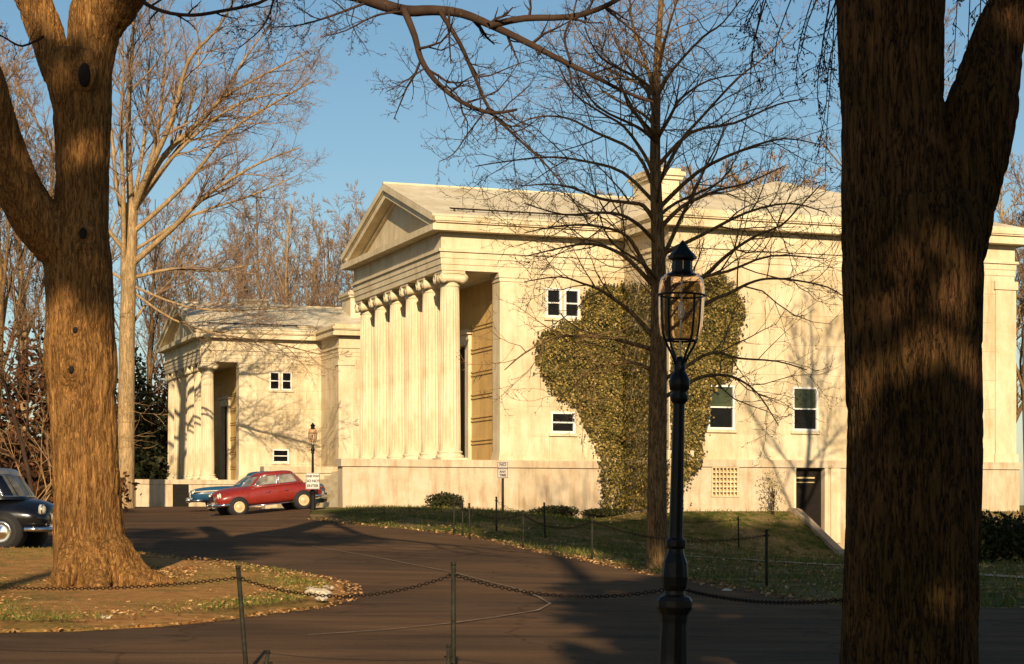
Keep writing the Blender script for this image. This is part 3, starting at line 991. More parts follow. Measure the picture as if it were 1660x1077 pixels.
def ring_tube(mb, rows, d, base, k=28, dd=None, rng=None, rough=.03):
    """rows (py, left px, right px) -> a tapering bole with uneven girth"""
    pts = []; rad = []
    for i, (py, l, r) in enumerate(rows):
        q = P((l + r) / 2, py, d + (dd[i] if dd else 0)) - base
        pts.append(q); rad.append((r - l) / 2 / F * d)
    P2 = []; R2 = []
    for i in range(len(pts) - 1):
        for j in range(6):
            t = j / 6; P2.append(pts[i].lerp(pts[i+1], t)); R2.append(rad[i] + (rad[i+1] - rad[i]) * t)
    P2.append(pts[-1]); R2.append(rad[-1])
    n0 = len(mb.v)
    mb.tube(P2, R2, k, True)
    for i in range(len(P2)):
        for j in range(k):
            x, y, z = mb.v[n0 + i*k + j]
            c = P2[i]; th = j / k * 6.283
            f = 1 + rough * (math.sin(th*5 + z*1.1) + .7*math.sin(th*9 - z*2.3 + 1) + .6*math.sin(th*3 + z*.6 + 2)) * .5
            mb.v[n0 + i*k + j] = (c.x + (x-c.x)*f, c.y + (y-c.y)*f, z)

# ---- big maple on the traffic island (left)
LT = 27.0
def left_tree():
    rng = random.Random(11)
    b = P(150, 985, LT); b.z = gz(b.x, b.y) + .1
    base = Vector(b)
    root = thing('maple_tree', 'huge sunlit maple with knotholes and flared foot on the dirt island', 'tree', base)
    m = MB()
    ring_tube(m, [(1010, 62, 276), (985, 70, 256), (965, 77, 242), (940, 84, 224), (900, 88, 206), (850, 88, 198), (800, 87, 194), (700, 84, 188), (640, 80, 188), (600, 76, 190), (560, 73, 188), (500, 78, 185), (450, 74, 183), (410, 74, 180), (370, 82, 176), (320, 90, 175), (250, 92, 177), (180, 86, 180), (130, 80, 181), (90, 84, 184)], LT, base)
    ring_tube(m, [(200, 92, 150), (130, 74, 128), (70, 52, 107), (5, 28, 84), (-80, -10, 42), (-170, -60, -14)], LT, base, 20)
    ring_tube(m, [(200, 108, 176), (130, 110, 182), (70, 112, 188), (30, 113, 203), (5, 120, 222), (-60, 158, 262), (-160, 210, 295), (-300, 262, 330)], LT, base, 20)
    m.tube([P(x, y, LT - q) - base for x, y, q in ((128, 425, 0), (92, 392, .1), (62, 360, .2), (34, 315, .35), (12, 262, .5), (-8, 200, .7), (-30, 120, 1.0), (-60, 20, 1.4))], [.34, .36, .34, .32, .30, .285, .26, .2], 18)
    for a, L in ((0.1, .9), (1.2, .7), (4.3, .5), (5.0, .7), (5.7, 1.0)):      # root flares
        c = Vector((P(150, 985, LT) - base).xy.to_3d())
        e = Vector((math.cos(a), math.sin(a), 0))
        m.tube([c + e*.3 + Vector((0,0,.55)), c + e*.62 + Vector((0,0,.16)), c + e*(.6+L*.6) + Vector((0,0,-.04)), c + e*(.6+L) + Vector((0,0,-.18))], [.26, .2, .13, .05], 10)
    tr = m.build('trunk', M['bark_left'], root)
    KN = ((134, 378, .17, .17, .055, .085), (124, 536, .10, .11, .035, .045), (118, 600, .17, .20, .04, .05), (137, 122, .19, .28, .09, .17))
    organic(tr, .024, 3, 8.5, .034, [(tuple(P(k[0], k[1], LT - (.47 if k[1] > 300 else .36)) - base), k[2]*1.25) for k in KN])
    # knots: swollen lips round dark hollows, on the camera's side of the bole
    TV = np.array([v.co[:] for v in tr.data.vertices], np.float32)
    for (px, py, w, h, hw, hh) in KN:
        rows = (1,)
        c = P(px, py, LT - .45) - base
        near_ = (np.abs(TV[:, 0] - c.x) < .05) & (np.abs(TV[:, 2] - c.z) < .05)
        c.y = float(TV[near_, 1].min()) + .015
        k = MB()
        for ring, (q, lift, th) in enumerate(((.62, .02, .045), (.44, .04, .04))):
            pts = [c + Vector((w*q*math.cos(a) + .01*math.sin(3*a), -lift + .05, h*q*math.sin(a) + .012*math.cos(2*a+ring))) for a in [i*2*math.pi/18 for i in range(19)]]
            k.tube(pts, th, 7, False)
        lip = k.build('knot', M['bark_left'], root)
        k = MB()
        pts = []
        k.lathe([(.001, -.05), (.6, -.045), (.9, -.03), (1, 0)], 16, (0,0,0), True, 'y')
        k.v = [(c.x + x*hw, c.y + y - .02, c.z + z*hh) for x, y, z in k.v]
        k.build('hollow', M['hollow'], lip)
    # limbs that leave the frame and the dark branch hanging back into it
    li = MB(); tw = MB(); tips = []
    sp = [(9, .42, .9, .14, -.02, 5, 4), (7, .5, .8, .16, .05, 4, 4), (5, .5, .75, .18, .07, 3, 3), (0, .5, .7, .2, .08, 3, 3)]
    sp2 = [(11, .30, .95, .14, .0, 4, 4), (7, .5, .8, .18, .06, 3, 4), (3, .45, .7, .2, .08, 3, 3), (0, .5, .7, .2, .08, 3, 2)]
    sp3 = [(10, .24, .95, .14, .0, 4, 4), (6, .45, .8, .18, .06, 3, 3), (0, .5, .7, .2, .08, 3, 3)]
    limb(li, tw, rng, [(300, -330), (380, -190), (450, -70), (510, -25), (575, -8), (620, 8), (660, 18), (702, 17), (748, 22), (800, 43), (860, 72), (910, 98), (960, 122), (1010, 148), (1060, 166)], LT, base, .14, .016, sp3, LT-2, 8, tips, .55, 3.2)
    limb(li, tw, rng, [(655, 16), (672, 58), (682, 95), (705, 130), (740, 160), (775, 178), (805, 183), (838, 178)], LT-1.1, base, .05, .018, sp2, LT-2.2, 7, tips, .15, 3.4)
    limb(li, tw, rng, [(712, 17), (745, 70), (770, 125), (795, 180), (840, 225), (880, 262), (915, 302)], LT-1.2, base, .035, .009, sp2, LT-1.0, 6, tips, .15, 3.8)
    limb(li, tw, rng, [(792, 42), (850, 30), (920, 28), (970, 15), (1010, -6), (1060, -40)], LT-1.4, base, .05, .03, sp3, LT-.4, 6, tips, .2, 2.5)
    limb(li, tw, rng, [(983, 15), (1020, 45), (1080, 95), (1132, 120)], LT-.8, base, .02, .006, sp3, LT-1, 5, tips, .2, 2.2)
    limb(li, tw, rng, [(728, 20), (728, 60), (731, 104)], LT-1.2, base, .022, .008, sp3, LT-1, 5, tips, .2, 1.6)
    limb(li, tw, rng, [(925, 100), (915, 60), (930, 20), (940, -30)], LT-1.7, base, .02, .01, sp3, LT-1, 5, tips, .2, 1.6)
    limb(li, tw, rng, [(800, 183), (803, 200), (806, 222)], LT-2.1, base, .016, .006, sp3, LT-2, 5, tips, .2, 1.2)
    limb(li, tw, rng, [(195, -60), (225, -4), (262, 18), (310, 25), (360, 18), (420, 5), (450, -14)], LT-.4, base, .035, .02, sp3, LT-1, 6, tips, .1, 2.2)
    limb(li, tw, rng, [(452, -60), (442, 5), (425, 45), (385, 80)], LT-.6, base, .022, .006, sp2, LT-1, 5, tips, .1, 2.2)
    limb(li, tw, rng, [(600, 2), (540, 25), (490, 40), (440, 45)], LT-.6, base, .022, .006, sp2, LT-1.5, 5, tips, .1, 2.4)
    limb(li, tw, rng, [(660, 18), (610, 25), (560, 50), (520, 60)], LT-.9, base, .02, .006, sp2, LT-1.8, 5, tips, .1, 2.2)
    limb(li, tw, rng, [(690, 110), (660, 130), (625, 150)], LT-1.6, base, .014, .005, sp3, LT-2, 5, tips, .1, 2.0)
    limb(li, tw, rng, [(790, 176), (760, 215), (735, 250), (712, 262)], LT-1.4, base, .014, .005, sp3, LT-2, 5, tips, .1, 2.2)
    limb(li, tw, rng, [(70, 60), (35, 75), (5, 60), (-30, 45)], LT-.5, base, .02, .008, sp3, LT-2, 5, tips, .1, 1.6)
    li.build('limb', M['twig_dark'], root); tw.build('crown', M['twig_dark'], root)
    tag(bud_mesh(tips, rng, .016, .1, 1, .01).build('bud', M['bud'], root), kind='stuff')
    return root
left_tree()

# ---- big old trunk (right)
RT = 12.0
def right_tree():
    rng = random.Random(23)
    b = P(1475, 1250, RT); b.z = gz(b.x, b.y)
    base = Vector(b)
    root = thing('maple_tree', 'massive dark forked trunk rising close behind the lamp at the right', 'tree', base)
    m = MB()
    ring_tube(m, [(1290, 1300, 1650), (1240, 1330, 1620), (1180, 1350, 1595), (1077, 1364, 1583), (900, 1370, 1584), (800, 1372, 1584), (700, 1374, 1585), (600, 1373, 1585), (500, 1371, 1588), (430, 1369, 1590), (380, 1368, 1590), (330, 1367, 1580)], RT, base, 40)
    ring_tube(m, [(420, 1368, 1570), (330, 1367, 1552), (250, 1366, 1540), (165, 1364, 1528), (80, 1362, 1530), (0, 1360, 1532), (-120, 1340, 1520), (-400, 1300, 1460)], RT, base, 30)
    ring_tube(m, [(480, 1462, 1590), (420, 1478, 1593), (330, 1500, 1613), (250, 1520, 1634), (170, 1534, 1650), (80, 1570, 1657), (0, 1603, 1664), (-120, 1655, 1722), (-400, 1760, 1820)], RT, base, 24)
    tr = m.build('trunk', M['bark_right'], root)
    organic(tr, .0125, 3, 15, .021)
    tw = MB(); tips = []
    sp = [(9, .22, .8, .16, -.10, 3, 3), (3, .5, .8, .2, -.10, 3, 3), (0, .5, .7, .2, -.1, 3, 2)]
    for k in range(12):
        px = rng.uniform(1195, 1352); L = rng.uniform(110, 330) * (0.45 + .55 * (px - 1195) / 160)
        dd = RT + rng.uniform(1.0, 3.5)
        bx = px + rng.uniform(15, 50)
        pp = [(bx + 20, -130), (bx, -40), (px + 8, L*.35), (px, L*.7), (px - rng.uniform(-14, 14), L)]
        limb(tw, tw, rng, pp, dd, base, .0075, .002, sp, dd + rng.uniform(-.5, .5), 4, tips, .25, .9)
    for k in range(5):
        px = rng.uniform(1540, 1600); L = rng.uniform(60, 160)
        dd = RT + rng.uniform(1.0, 3.0)
        limb(tw, tw, rng, [(px+10, -90), (px+5, -20), (px, L*.6), (px-4, L)], dd, base, .006, .002, sp, dd, 4, tips, .25, .6)
    # the boughs the hanging twigs grow from, overhead and out of frame
    li = MB()
    for pp, r0 in (([(1370, -330), (1320, -220), (1250, -160), (1180, -130)], .05), ([(1690, -330), (1640, -190), (1600, -120)], .03), ([(1380, -330), (1365, -200), (1345, -120)], .035)):
        limb(li, tw, rng, pp, RT+.4, base, r0, .012, None, RT+2.5, 6)
    li.build('limb', M['twig_dark'], root)
    tw.build('crown', M['twig_dark'], root)
    tag(bud_mesh(tips, rng, .013, .03, 2, .012, True).build('bud', M['bud'], root), kind='stuff')
right_tree()

# ---- bare young tree on the lawn, in front of the museum flank
MT = 38.0
def mid_tree():
    global spec_min
    spec_min = .0058
    rng = random.Random(7)
    b = P(1068, 936, MT); b.z = gz(b.x, b.y) - .02
    base = Vector(b)
    root = thing('bare_tree', 'slender bare tree with upswept budding branches on the lawn behind the lamp', 'tree', base)
    m = MB()
    pts = path_pts([(1066, 945), (1066, 925), (1065, 860), (1065, 780), (1066, 690), (1067, 600), (1068, 450), (1065, 350), (1062, 250), (1064, 150), (1066, 80), (1072, 0), (1075, -90), (1078, -200)], MT, base)
    n = len(pts)
    wr = [22, 19, 16.5, 15.5, 15, 14, 12, 10.2, 8.6, 7, 5.6, 4.2, 3, 1]
    rad = []
    for i in range(n):
        f = i / (n-1) * (len(wr)-1); a = int(min(f, len(wr)-2)); rad.append((wr[a] + (wr[a+1]-wr[a])*(f-a)) / F * MT)
    m.tube(pts, rad, 14, True)
    tw = MB(); tips = []
    sp = [(8, .58, .80, .13, .01, 4, 6), (6, .52, .8, .17, .06, 3, 5), (3, .5, .8, .2, .10, 3, 3), (0, .5, .7, .2, .1, 3, 3)]
    limbs = [
        [(1060,548),(1027,510),(995,485),(970,469),(945,460),(907,449),(850,457)], [(1058,462),(1020,422),(995,406),(967,397),(935,397),(897,405),(850,416)],
        [(1058,455),(1036,413),(1017,384),(989,371),(945,365),(897,368),(850,378)], [(1064,395),(1039,368),(1008,349),(970,345),(913,348),(850,330)],
        [(1062,360),(1043,334),(1020,329),(976,323),(929,305),(891,299),(840,302)], [(1064,568),(1001,551),(976,547),(929,545),(897,548),(850,573),(818,600)],
        [(1064,604),(1027,588),(1001,591),(954,602),(920,640)], [(1070,545),(1147,491),(1182,476),(1213,460),(1245,452),(1292,455),(1342,466),(1372,484)],
        [(1072,500),(1143,447),(1166,425),(1197,400),(1229,381),(1267,365),(1292,340),(1330,300)], [(1070,430),(1090,384),(1109,343),(1125,312),(1140,280),(1160,240),(1185,190)],
        [(1066,300),(1104,229),(1136,192),(1195,128),(1241,92),(1290,40)], [(1068,372),(1103,337),(1134,321),(1166,308),(1213,296),(1270,270)],
        [(1068,620),(1115,593),(1140,577),(1166,572),(1197,581),(1260,586),(1308,600)], [(1068,650),(1128,615),(1166,608),(1197,615),(1230,640),(1262,690)],
        [(1060,285),(1045,252),(1012,206),(975,183),(930,151),(905,105)], [(1062,232),(1030,183),(1007,142),(990,118),(968,55)], [(1062,158),(1044,92),(1026,46),(1020,-10),(1010,-60)],
        [(1065,158),(1090,114),(1140,60),(1172,37),(1215,-20)], [(1063,230),(1085,192),(1104,160),(1150,130),(1210,120)], [(1060,305),(1030,247),(966,215),(920,192),(870,190),(820,210)],
        [(1063,200),(1050,150),(1010,95),(985,20)], [(1066,270),(1120,215),(1190,200),(1260,170),(1310,160)], [(1066,340),(1130,280),(1200,245),(1270,225),(1330,235)], [(1068,110),(1082,50),(1105,-20)],
        [(1062,330),(1010,280),(950,262),(890,255),(820,262),(770,270)], [(1068,415),(1140,380),(1210,345),(1280,330),(1340,345)], [(1068,470),(1110,455),(1180,440),(1250,415),(1340,420)]]
    for pp in limbs:
        rr = .052 if pp[0][1] > 330 else .044
        e = MT + rng.uniform(-2.4, 2.4)
        L = 3.2 if pp[0][1] > 250 else 2.8
        limb(m, tw, rng, pp, MT, base, rr, .010, sp, e, 6, tips, .30, L)
    for k in range(14):                                 # limbs towards and away from the camera
        y = rng.uniform(60, 560); s = 1 if k % 2 else -1
        x = 1065 + rng.uniform(-120, 120)
        limb(m, tw, rng, [(1065, y), (1065 + (x-1065)*.3, y-25), (x, y-60), (x*1.0 + (x-1065)*.3, y-110)], MT, base, .045, .008, sp, MT + s*rng.uniform(2.2, 3.6), 6, tips, .25, 2.7)
    m.build('trunk', M['bark_mid'], root); tw.build('crown', M['twig'], root)
    tag(bud_mesh(tips, rng, .017, .25, 2, .02).build('bud', M['bud'], root), kind='stuff')
mid_tree()

# ---- tall pale tree behind the big maple
FT = 91.0
def fan_tree():
    global spec_min
    spec_min = .009
    rng = random.Random(31)
    b = P(204, 824, FT); b.z = gz(b.x, b.y) - .02
    base = Vector(b)
    root = thing('bare_tree', 'tall pale barked tree with golden fanned limbs behind the island maple', 'tree', base)
    m = MB(); tw = MB(); tips = []
    pts = path_pts([(203, 832), (203, 815), (204, 740), (205, 640), (206, 540), (209, 450), (211, 380), (213, 330)], FT, base)
    n = len(pts)
    m.tube(pts, [((17 - 1.5*min(1, i/3)) if i < 3 else 15.5 - 5*(i/n)) / F * FT for i in range(n)], 16, True)
    sp = [(14, .30, .6, .10, .05, 4, 5), (10, .48, .65, .14, .06, 3, 4), (7, .5, .6, .16, .06, 3, 3), (0, .5, .7, .2, .08, 3, 2)]
    for pp, r0 in (([(214,345),(240,280),(280,190),(305,100),(350,50),(380,0)], .17), ([(214,345),(260,260),(320,200),(360,160),(420,125),(500,85)], .16), ([(212,340),(208,200),(213,100),(216,30),(214,-40)], .15),
                   ([(212,430),(280,370),(320,330),(360,300),(420,265),(485,240)], .14), ([(210,452),(280,436),(350,440),(420,425)], .09), ([(206,540),(232,500),(262,470),(300,430),(330,380)], .08),
                   ([(212,400),(190,310),(180,210),(160,110),(150,20)], .12), ([(212,420),(150,340),(100,270),(60,200),(30,140)], .11), ([(213,360),(250,240),(262,160),(268,80),(260,10)], .12), ([(211,460),(150,420),(90,350),(40,310)], .08),
                   ([(214,345),(290,240),(350,170),(400,90),(440,40)], .12), ([(212,380),(300,300),(370,215),(440,170),(510,130)], .11), ([(212,410),(310,350),(400,320),(470,290)], .08), ([(215,340),(250,270),(290,220),(315,150),(325,70)], .11), ([(216,335),(275,260),(345,195),(410,160),(480,150)], .10), ([(213,350),(232,240),(238,150),(245,70)], .10), ([(200,450),(200,330),(196,210),(200,120),(196,40)], .13), ([(211,470),(280,518),(360,543),(440,556),(520,575)], .06), ([(211,462),(300,497),(390,503),(470,497)], .06)):
        limb(m, tw, rng, pp, FT, base, r0 * 1.15, .028, sp, FT + rng.uniform(-5, 3), 6, None, .25, 9.5)
    m.build('trunk', M['bark_gold'], root); tw.build('crown', M['twig_red'], root)
fan_tree()

# ---- generic bare trees for the background and the tree that shadows the wing
def bare_proto(seed, H, r, name, label, barkm, twm, nlimb=14, clear=.25, spread=.55, dense=1.0):
    rng = random.Random(seed)
    root = thing(name, label, 'tree', (0, 0, 0))
    m = MB(); tw = MB()
    pts = []; p = Vector((0, 0, -.3)); d = Vector((0, 0, 1))
    nseg = 12
    for i in range(nseg + 1):
        pts.append(p.copy()); d = (d + Vector((rng.gauss(0, .05), rng.gauss(0, .05), .06))).normalized(); p = p + d * ((H*.92 + .3) / nseg)
    rad = [r * (1.15 if i == 0 else 1) * (1 - .9 * (i / nseg) ** 1.1) for i in range(nseg + 1)]
    m.tube(pts, rad, 9, True)
    sp = [(9*dense, .42, .58, .10, .05, 4, 5), (8*dense, .46, .65, .14, .06, 3, 4), (5*dense, .55, .6, .16, .06, 3, 3), (0, .5, .7, .2, .08, 3, 2)]
    az = rng.uniform(0, 6)
    for k in range(nlimb):
        t = clear + (1 - clear) * .93 * k / nlimb
        f = t * nseg; i = int(f); q = pts[i].lerp(pts[min(nseg, i+1)], f - i)
        az += 2.4 + rng.uniform(-.4, .4)
        dd = rdir(Vector((0,0,1)), spread * rng.uniform(.8, 1.25), az)
        L = H * .42 * (1.05 - t * .75) * rng.uniform(.85, 1.15)
        ps = [q]; ds = [dd]; c = q.copy(); e = dd.copy()
        for s in range(6):
            e = (e + Vector((rng.gauss(0,.09), rng.gauss(0,.09), rng.gauss(0,.06) + .07))).normalized(); c = c + e * L / 6
            ps.append(c.copy()); ds.append(e.copy())
        r0 = max(.02, rad[i] * .5); rs = [r0 * (1 - .8*s/6) for s in range(7)]
        m.tube(ps, rs, 5, False)
        shoots(tw, rng, ps, rs, ds, L*.8, 0, sp, None, .2)
    m.build('trunk', barkm, root); tw.build('crown', twm, root)
    return root
spec_min = 0.016
protoA = bare_proto(101, 21, .28, 'bare_tree', 'x', M['bark_gold'], M['twig_red'], 13, .34, .32)
protoB = bare_proto(102, 20.5, .25, 'bare_tree', 'x', M['bark_mid'], M['twig_red'], 12, .30, .36)
protoC = bare_proto(103, 15, .30, 'bare_tree', 'x', M['bark_gold'], M['twig_gold'], 18, .2, .7, 1.15)
bg = []     # (px, d, proto, scale, row)
ordn = ['first', 'second', 'third', 'fourth', 'fifth', 'sixth', 'seventh', 'eighth', 'ninth', 'tenth', 'eleventh', 'twelfth', 'thirteenth', 'fourteenth']
used = set()
def put(proto, px, d, sc, rot, label, group, sx=None):
    if proto.name not in used: o = proto; used.add(proto.name)
    else: o = copy_tree(proto)
    X = (px - CX) / F * d
    o.location = (X, d, gz(X, d) - .05); o.rotation_euler = (0, 0, rot); o.scale = (sx or sc, sx or sc, sc)
    o['label'] = label; o['group'] = group
rng = random.Random(77)
row = [(262, 124, protoB, .85), (300, 132, protoA, .92), (338, 121, protoA, .95), (372, 135, protoB, 1.0), (404, 127, protoA, .98), (436, 131, protoB, 1.10), (468, 123, protoA, 1.0), (498, 134, protoA, 1.02), (530, 126, protoB, .96), (560, 130, protoA, 1.03), (590, 124, protoB, .9)]
for i, (px, d, pr, sc) in enumerate(row):
    put(pr, px, d, sc, rng.uniform(0, 6.28), 'bare reddish tree behind the farther museum roof, %s from the left' % ordn[i], 'bare trees behind the farther museum')
row = [(905, 118, protoC, 1.30), (965, 124, protoC, 1.38), (1020, 120, protoB, 1.0), (1115, 122, protoC, 1.50), (1175, 116, protoC, 1.42), (1240, 124, protoC, 1.52), (1300, 118, protoC, 1.42), (1345, 126, protoB, 1.08), (1625, 110, protoC, 1.35), (1668, 104, protoB, 1.0)]
for i, (px, d, pr, sc) in enumerate(row):
    put(pr, px, d, sc, rng.uniform(0, 6.28), 'brown bare tree showing over the nearer museum roof, %s from the left' % ordn[i], 'brown trees behind the nearer museum')
row = [(-20, 84, protoB, 1.05), (42, 92, protoA, 1.08), (88, 88, protoB, .9), (150, 104, protoA, 1.1), (240, 112, protoB, .95)]
for i, (px, d, pr, sc) in enumerate(row):
    put(pr, px, d, sc, rng.uniform(0, 6.28), 'bare grey-brown tree beyond the island maple, %s from the left edge' % ordn[i], 'bare trees beyond the maple')
spec_min = 0.006
shadow_tree = bare_proto(104, 15, .20, 'bare_tree', 'slender forked tree hidden behind the massive dark trunk', M['bark_mid'], M['twig'], 10, .5, .5)
shadow_tree.location = (9.15, 48.0, gz(9.15, 48.0) - .05)
# dark bare branches low at the left edge
spec_min = 0.006
lowt = bare_proto(105, 7.5, .07, 'bare_tree', 'dark leaning sapling with bare branches at the left edge, above the black car', M['twig_dark'], M['twig'], 9, .25, .7)
lowt.location = (P(62, 700, 46).x, 46, gz(P(62, 700, 46).x, 46)); lowt.rotation_euler = (0, R(-14), .6)

# ---- leafy masses
def foliage(rng, blobs, n, size, thin=0.0):
    """leaf sprays spread through uneven clumps"""
    m = MB()
    vol = [b[3]*b[4]*b[5] for b in blobs]; tot = sum(vol)
    for b, w in zip(blobs, vol):
        for k in range(int(n * w / tot)):
            while True:
                q = Vector((rng.uniform(-1,1), rng.uniform(-1,1), rng.uniform(-1,1)))
                if q.length <= 1 and q.length > thin * rng.random(): break
            q = Vector((b[0] + q.x*b[3], b[1] + q.y*b[4], b[2] + q.z*b[5]))
            s = size * rng.uniform(.6, 1.3)
            n2 = Vector((rng.gauss(0,1), rng.gauss(0,1), rng.gauss(0,1))).normalized()
            a = n2.orthogonal().normalized(); c = n2.cross(a)
            th = rng.uniform(0, 6.28); e = a*math.cos(th) + c*math.sin(th); f = n2.cross(e)
            m.add([q - e*s, q + f*s*.5, q + e*s, q - f*s*.5], [(0,1,2,3)])
    return m
def leafy_tree(name, label, cat, base, blobs, n, size, mat, trunk_h, trunk_r, rng, group=None, thin=.3, stems=1, barkm='twig_dark'):
    root = thing(name, label, cat, base, 0, group)
    foliage(rng, blobs, n, size, thin).build('crown', M[mat], root)
    t = MB()
    for s in range(stems):
        e = Vector((rng.gauss(0, .12), rng.gauss(0, .12), 0)) * (0 if stems == 1 else trunk_h*.6)
        t.tube([Vector((0,0,-.2)) + e*.2, e*.6 + Vector((0,0,trunk_h*.5)), e + Vector((0,0,trunk_h))], [trunk_r, trunk_r*.75, trunk_r*.3], 8)
    for b in blobs:
        z0 = max(.3, min(trunk_h*.9, b[2] - b[5]*.5))
        t.tube([Vector((0,0,z0)), Vector((b[0]*.5, b[1]*.5, (z0+b[2])/2)), Vector((b[0], b[1], b[2]))], [trunk_r*.5, trunk_r*.3, trunk_r*.1], 6)
    t.build('trunk', M[barkm], root)
    return root
def G(px, d): 
    X = (px - CX) / F * d; return Vector((X, d, gz(X, d)))
rng = random.Random(55)
def cone_blobs(rng, H, r, z0, n):
    out = []
    for k in range(n):
        t = (k + .5) / n; z = z0 + (H - z0) * t
        rr = r * (1 - t) ** .7 + .35
        for j in range(3):
            a = rng.uniform(0, 6.28)
            out.append((math.cos(a)*rr*.45, math.sin(a)*rr*.45, z, rr*.65, rr*.65, (H - z0)/n*.9))
    return out
# dark mass left of the farther museum
for i, (px, d, H, r, mat, lab) in enumerate(((232, 112, 8.6, 2.6, 'ever', 'dark evergreen beside the farther museum porch, right of the pale trunk'), (262, 118, 8.2, 2.4, 'copper', 'rusty leaved shrub tree against the farther museum porch'),
        (170, 108, 8.0, 3.0, 'ever', 'dark evergreen mostly hidden by the island maple trunk'), (30, 66, 6.4, 3.8, 'copper', 'rust red bush behind the black car, topped by bare twigs'), (75, 72, 6.0, 2.4, 'ever', 'dark green bush against the island maple trunk, behind the black car'), (-15, 78, 7.0, 3.0, 'ever', 'dark evergreen cut by the left edge above the black car'), (110, 100, 7.5, 3.2, 'copper', 'rust brown bush far behind the island maple'), (300, 128, 7, 3, 'ever', 'dark evergreen deep behind the farther museum'))):
    b = G(px, d)
    leafy_tree('bush' if H < 8 else 'evergreen_tree', lab, 'bush' if H < 8 else 'tree', b, cone_blobs(rng, H, r, .3, 6), 5200, .17 if d > 90 else .13, mat, H*.7, .14, rng)
# bare orange twigs laced over the rusty bush
spec_min = 0.010
tb = MB(); rng2 = random.Random(66)
sp = [(8, .5, .7, .16, .02, 3, 4), (5, .5, .7, .2, .03, 3, 3), (0, .5, .7, .2, .03, 3, 3)]
for k in range(8):
    grow(tb, rng2, Vector((rng2.gauss(0,.3), rng2.gauss(0,.3), .1)), Vector((rng2.gauss(0,.8), rng2.gauss(-.3,.5), 1)).normalized(), rng2.uniform(2.5, 4.5), .035, 0, sp)
o = tb.build('bare_shrub', M['twig_gold'], None, G(52, 60)); tag(o, 'tangle of sunlit orange bare twigs behind the black car', 'shrub')

def shrub(px, py, w, h, label, d=None, mat='shrub', n=2600, size=.045):
    b = hit(px, py) if d is None else G(px, d)
    bl = [(rng.uniform(-w*.3, w*.3), rng.uniform(-w*.15, w*.15), h*rng.uniform(.35, .6), w*.28, w*.22, h*.42) for _ in range(7)] + [(0,0,h*.5,w*.35,w*.3,h*.5)]
    return leafy_tree('shrub', label, 'shrub', b, bl, n, size, mat, h*.6, .03, rng, None, .2, 4)
def at_uv(u, v):
    q = O2 + U*u + V*v; return Vector((q.x, q.y, gz(q.x, q.y)))
def shrub_uv(u, v, w, h, label, mat='shrub', n=2600, size=.045):
    bl = [(rng.uniform(-w*.3, w*.3), rng.uniform(-w*.15, w*.15), h*rng.uniform(.35, .6), w*.28, w*.22, h*.42) for _ in range(7)] + [(0,0,h*.5,w*.35,w*.3,h*.5)]
    return leafy_tree('shrub', label, 'shrub', at_uv(u, v), bl, n, size, mat, h*.6, .03, rng, None, .2, 4)
shrub_uv(-.25, -1.0, 1.15, .52, 'dark mounded shrub at the podium foot, left of the parking sign')
shrub_uv(3.6, -1.0, 1.7, .42, 'low dark shrub at the podium foot, right of the parking sign')
shrub_uv(5.3, -1.0, 1.3, .30, 'small low shrub at the foot of the ivy')
shrub_uv(9.75, BV-.75, 1.1, 1.55, 'pale leaved young shrub against the museum wall beside the basement door', 'sprig', 300, .045)
for px, d, w, h, lab in ((1612, 50, 2.2, 1.35, 'dark clipped hedge bush right of the massive trunk, under the museum corner'), (1668, 51, 2.4, 1.4, 'dark hedge bush cut by the right edge, under the museum corner'), (1560, 51, 2.0, 1.2, 'dark hedge bush hidden behind the massive trunk')):
    shrub(px, 0, w, h, lab, d, 'shrub', 2600, .07)

# unseen pines added behind the camera, crowns shaped to shade lawn and right trunk
def shade_pine(x, y, blobs, n, H, label):
    base = Vector((x, y, gz(x, y)))
    leafy_tree('added_pine', label, 'tree', base, [(b[0]-x, b[1]-y, b[2]-base.z, b[3], b[4], b[5]) for b in blobs], n, .42, 'ever', H, .35, rng, 'shade pines added behind the viewer')
def sun_top(d, y): return 1.75 + TB * (d - y)
PY = -9.0
top = sun_top(60.3, PY)
rngp = random.Random(4)
xs_p = [6.3, 10.2, 14.4, 18.6, 23.0]
for i, x in enumerate(xs_p):
    bl = []
    z = 3.0
    while z < top - 1.2:
        if i == 0 and 10 < z < 12: bl += [(x - 4.35, PY, z, .95, 1.2, 1.3), (x - 1.75, PY, z, 1.35, 1.2, 1.2)]
        elif i == 0 and 5 < z < 16.5: bl.append((x - 3.1, PY, z, 2.1, 1.7, 1.58))
        elif i == 0: bl.append((x - 1.6, PY, z, 1.7, 1.6, 1.5))
        bl.append((x + rngp.uniform(-.5, .5), PY + rngp.uniform(-.4, .4), z, 2.7 + rngp.uniform(-.3, .3), 2.0, 1.7)); z += 2.0
    bl.append((x, PY, top - 1.35 + rngp.uniform(-.25, .1), 2.6, 1.8, 1.3))
    shade_pine(x, PY, bl, 10500 if i == 0 else 5200, top - 2, 'tall dense pine added unseen behind the viewer to cast shade')
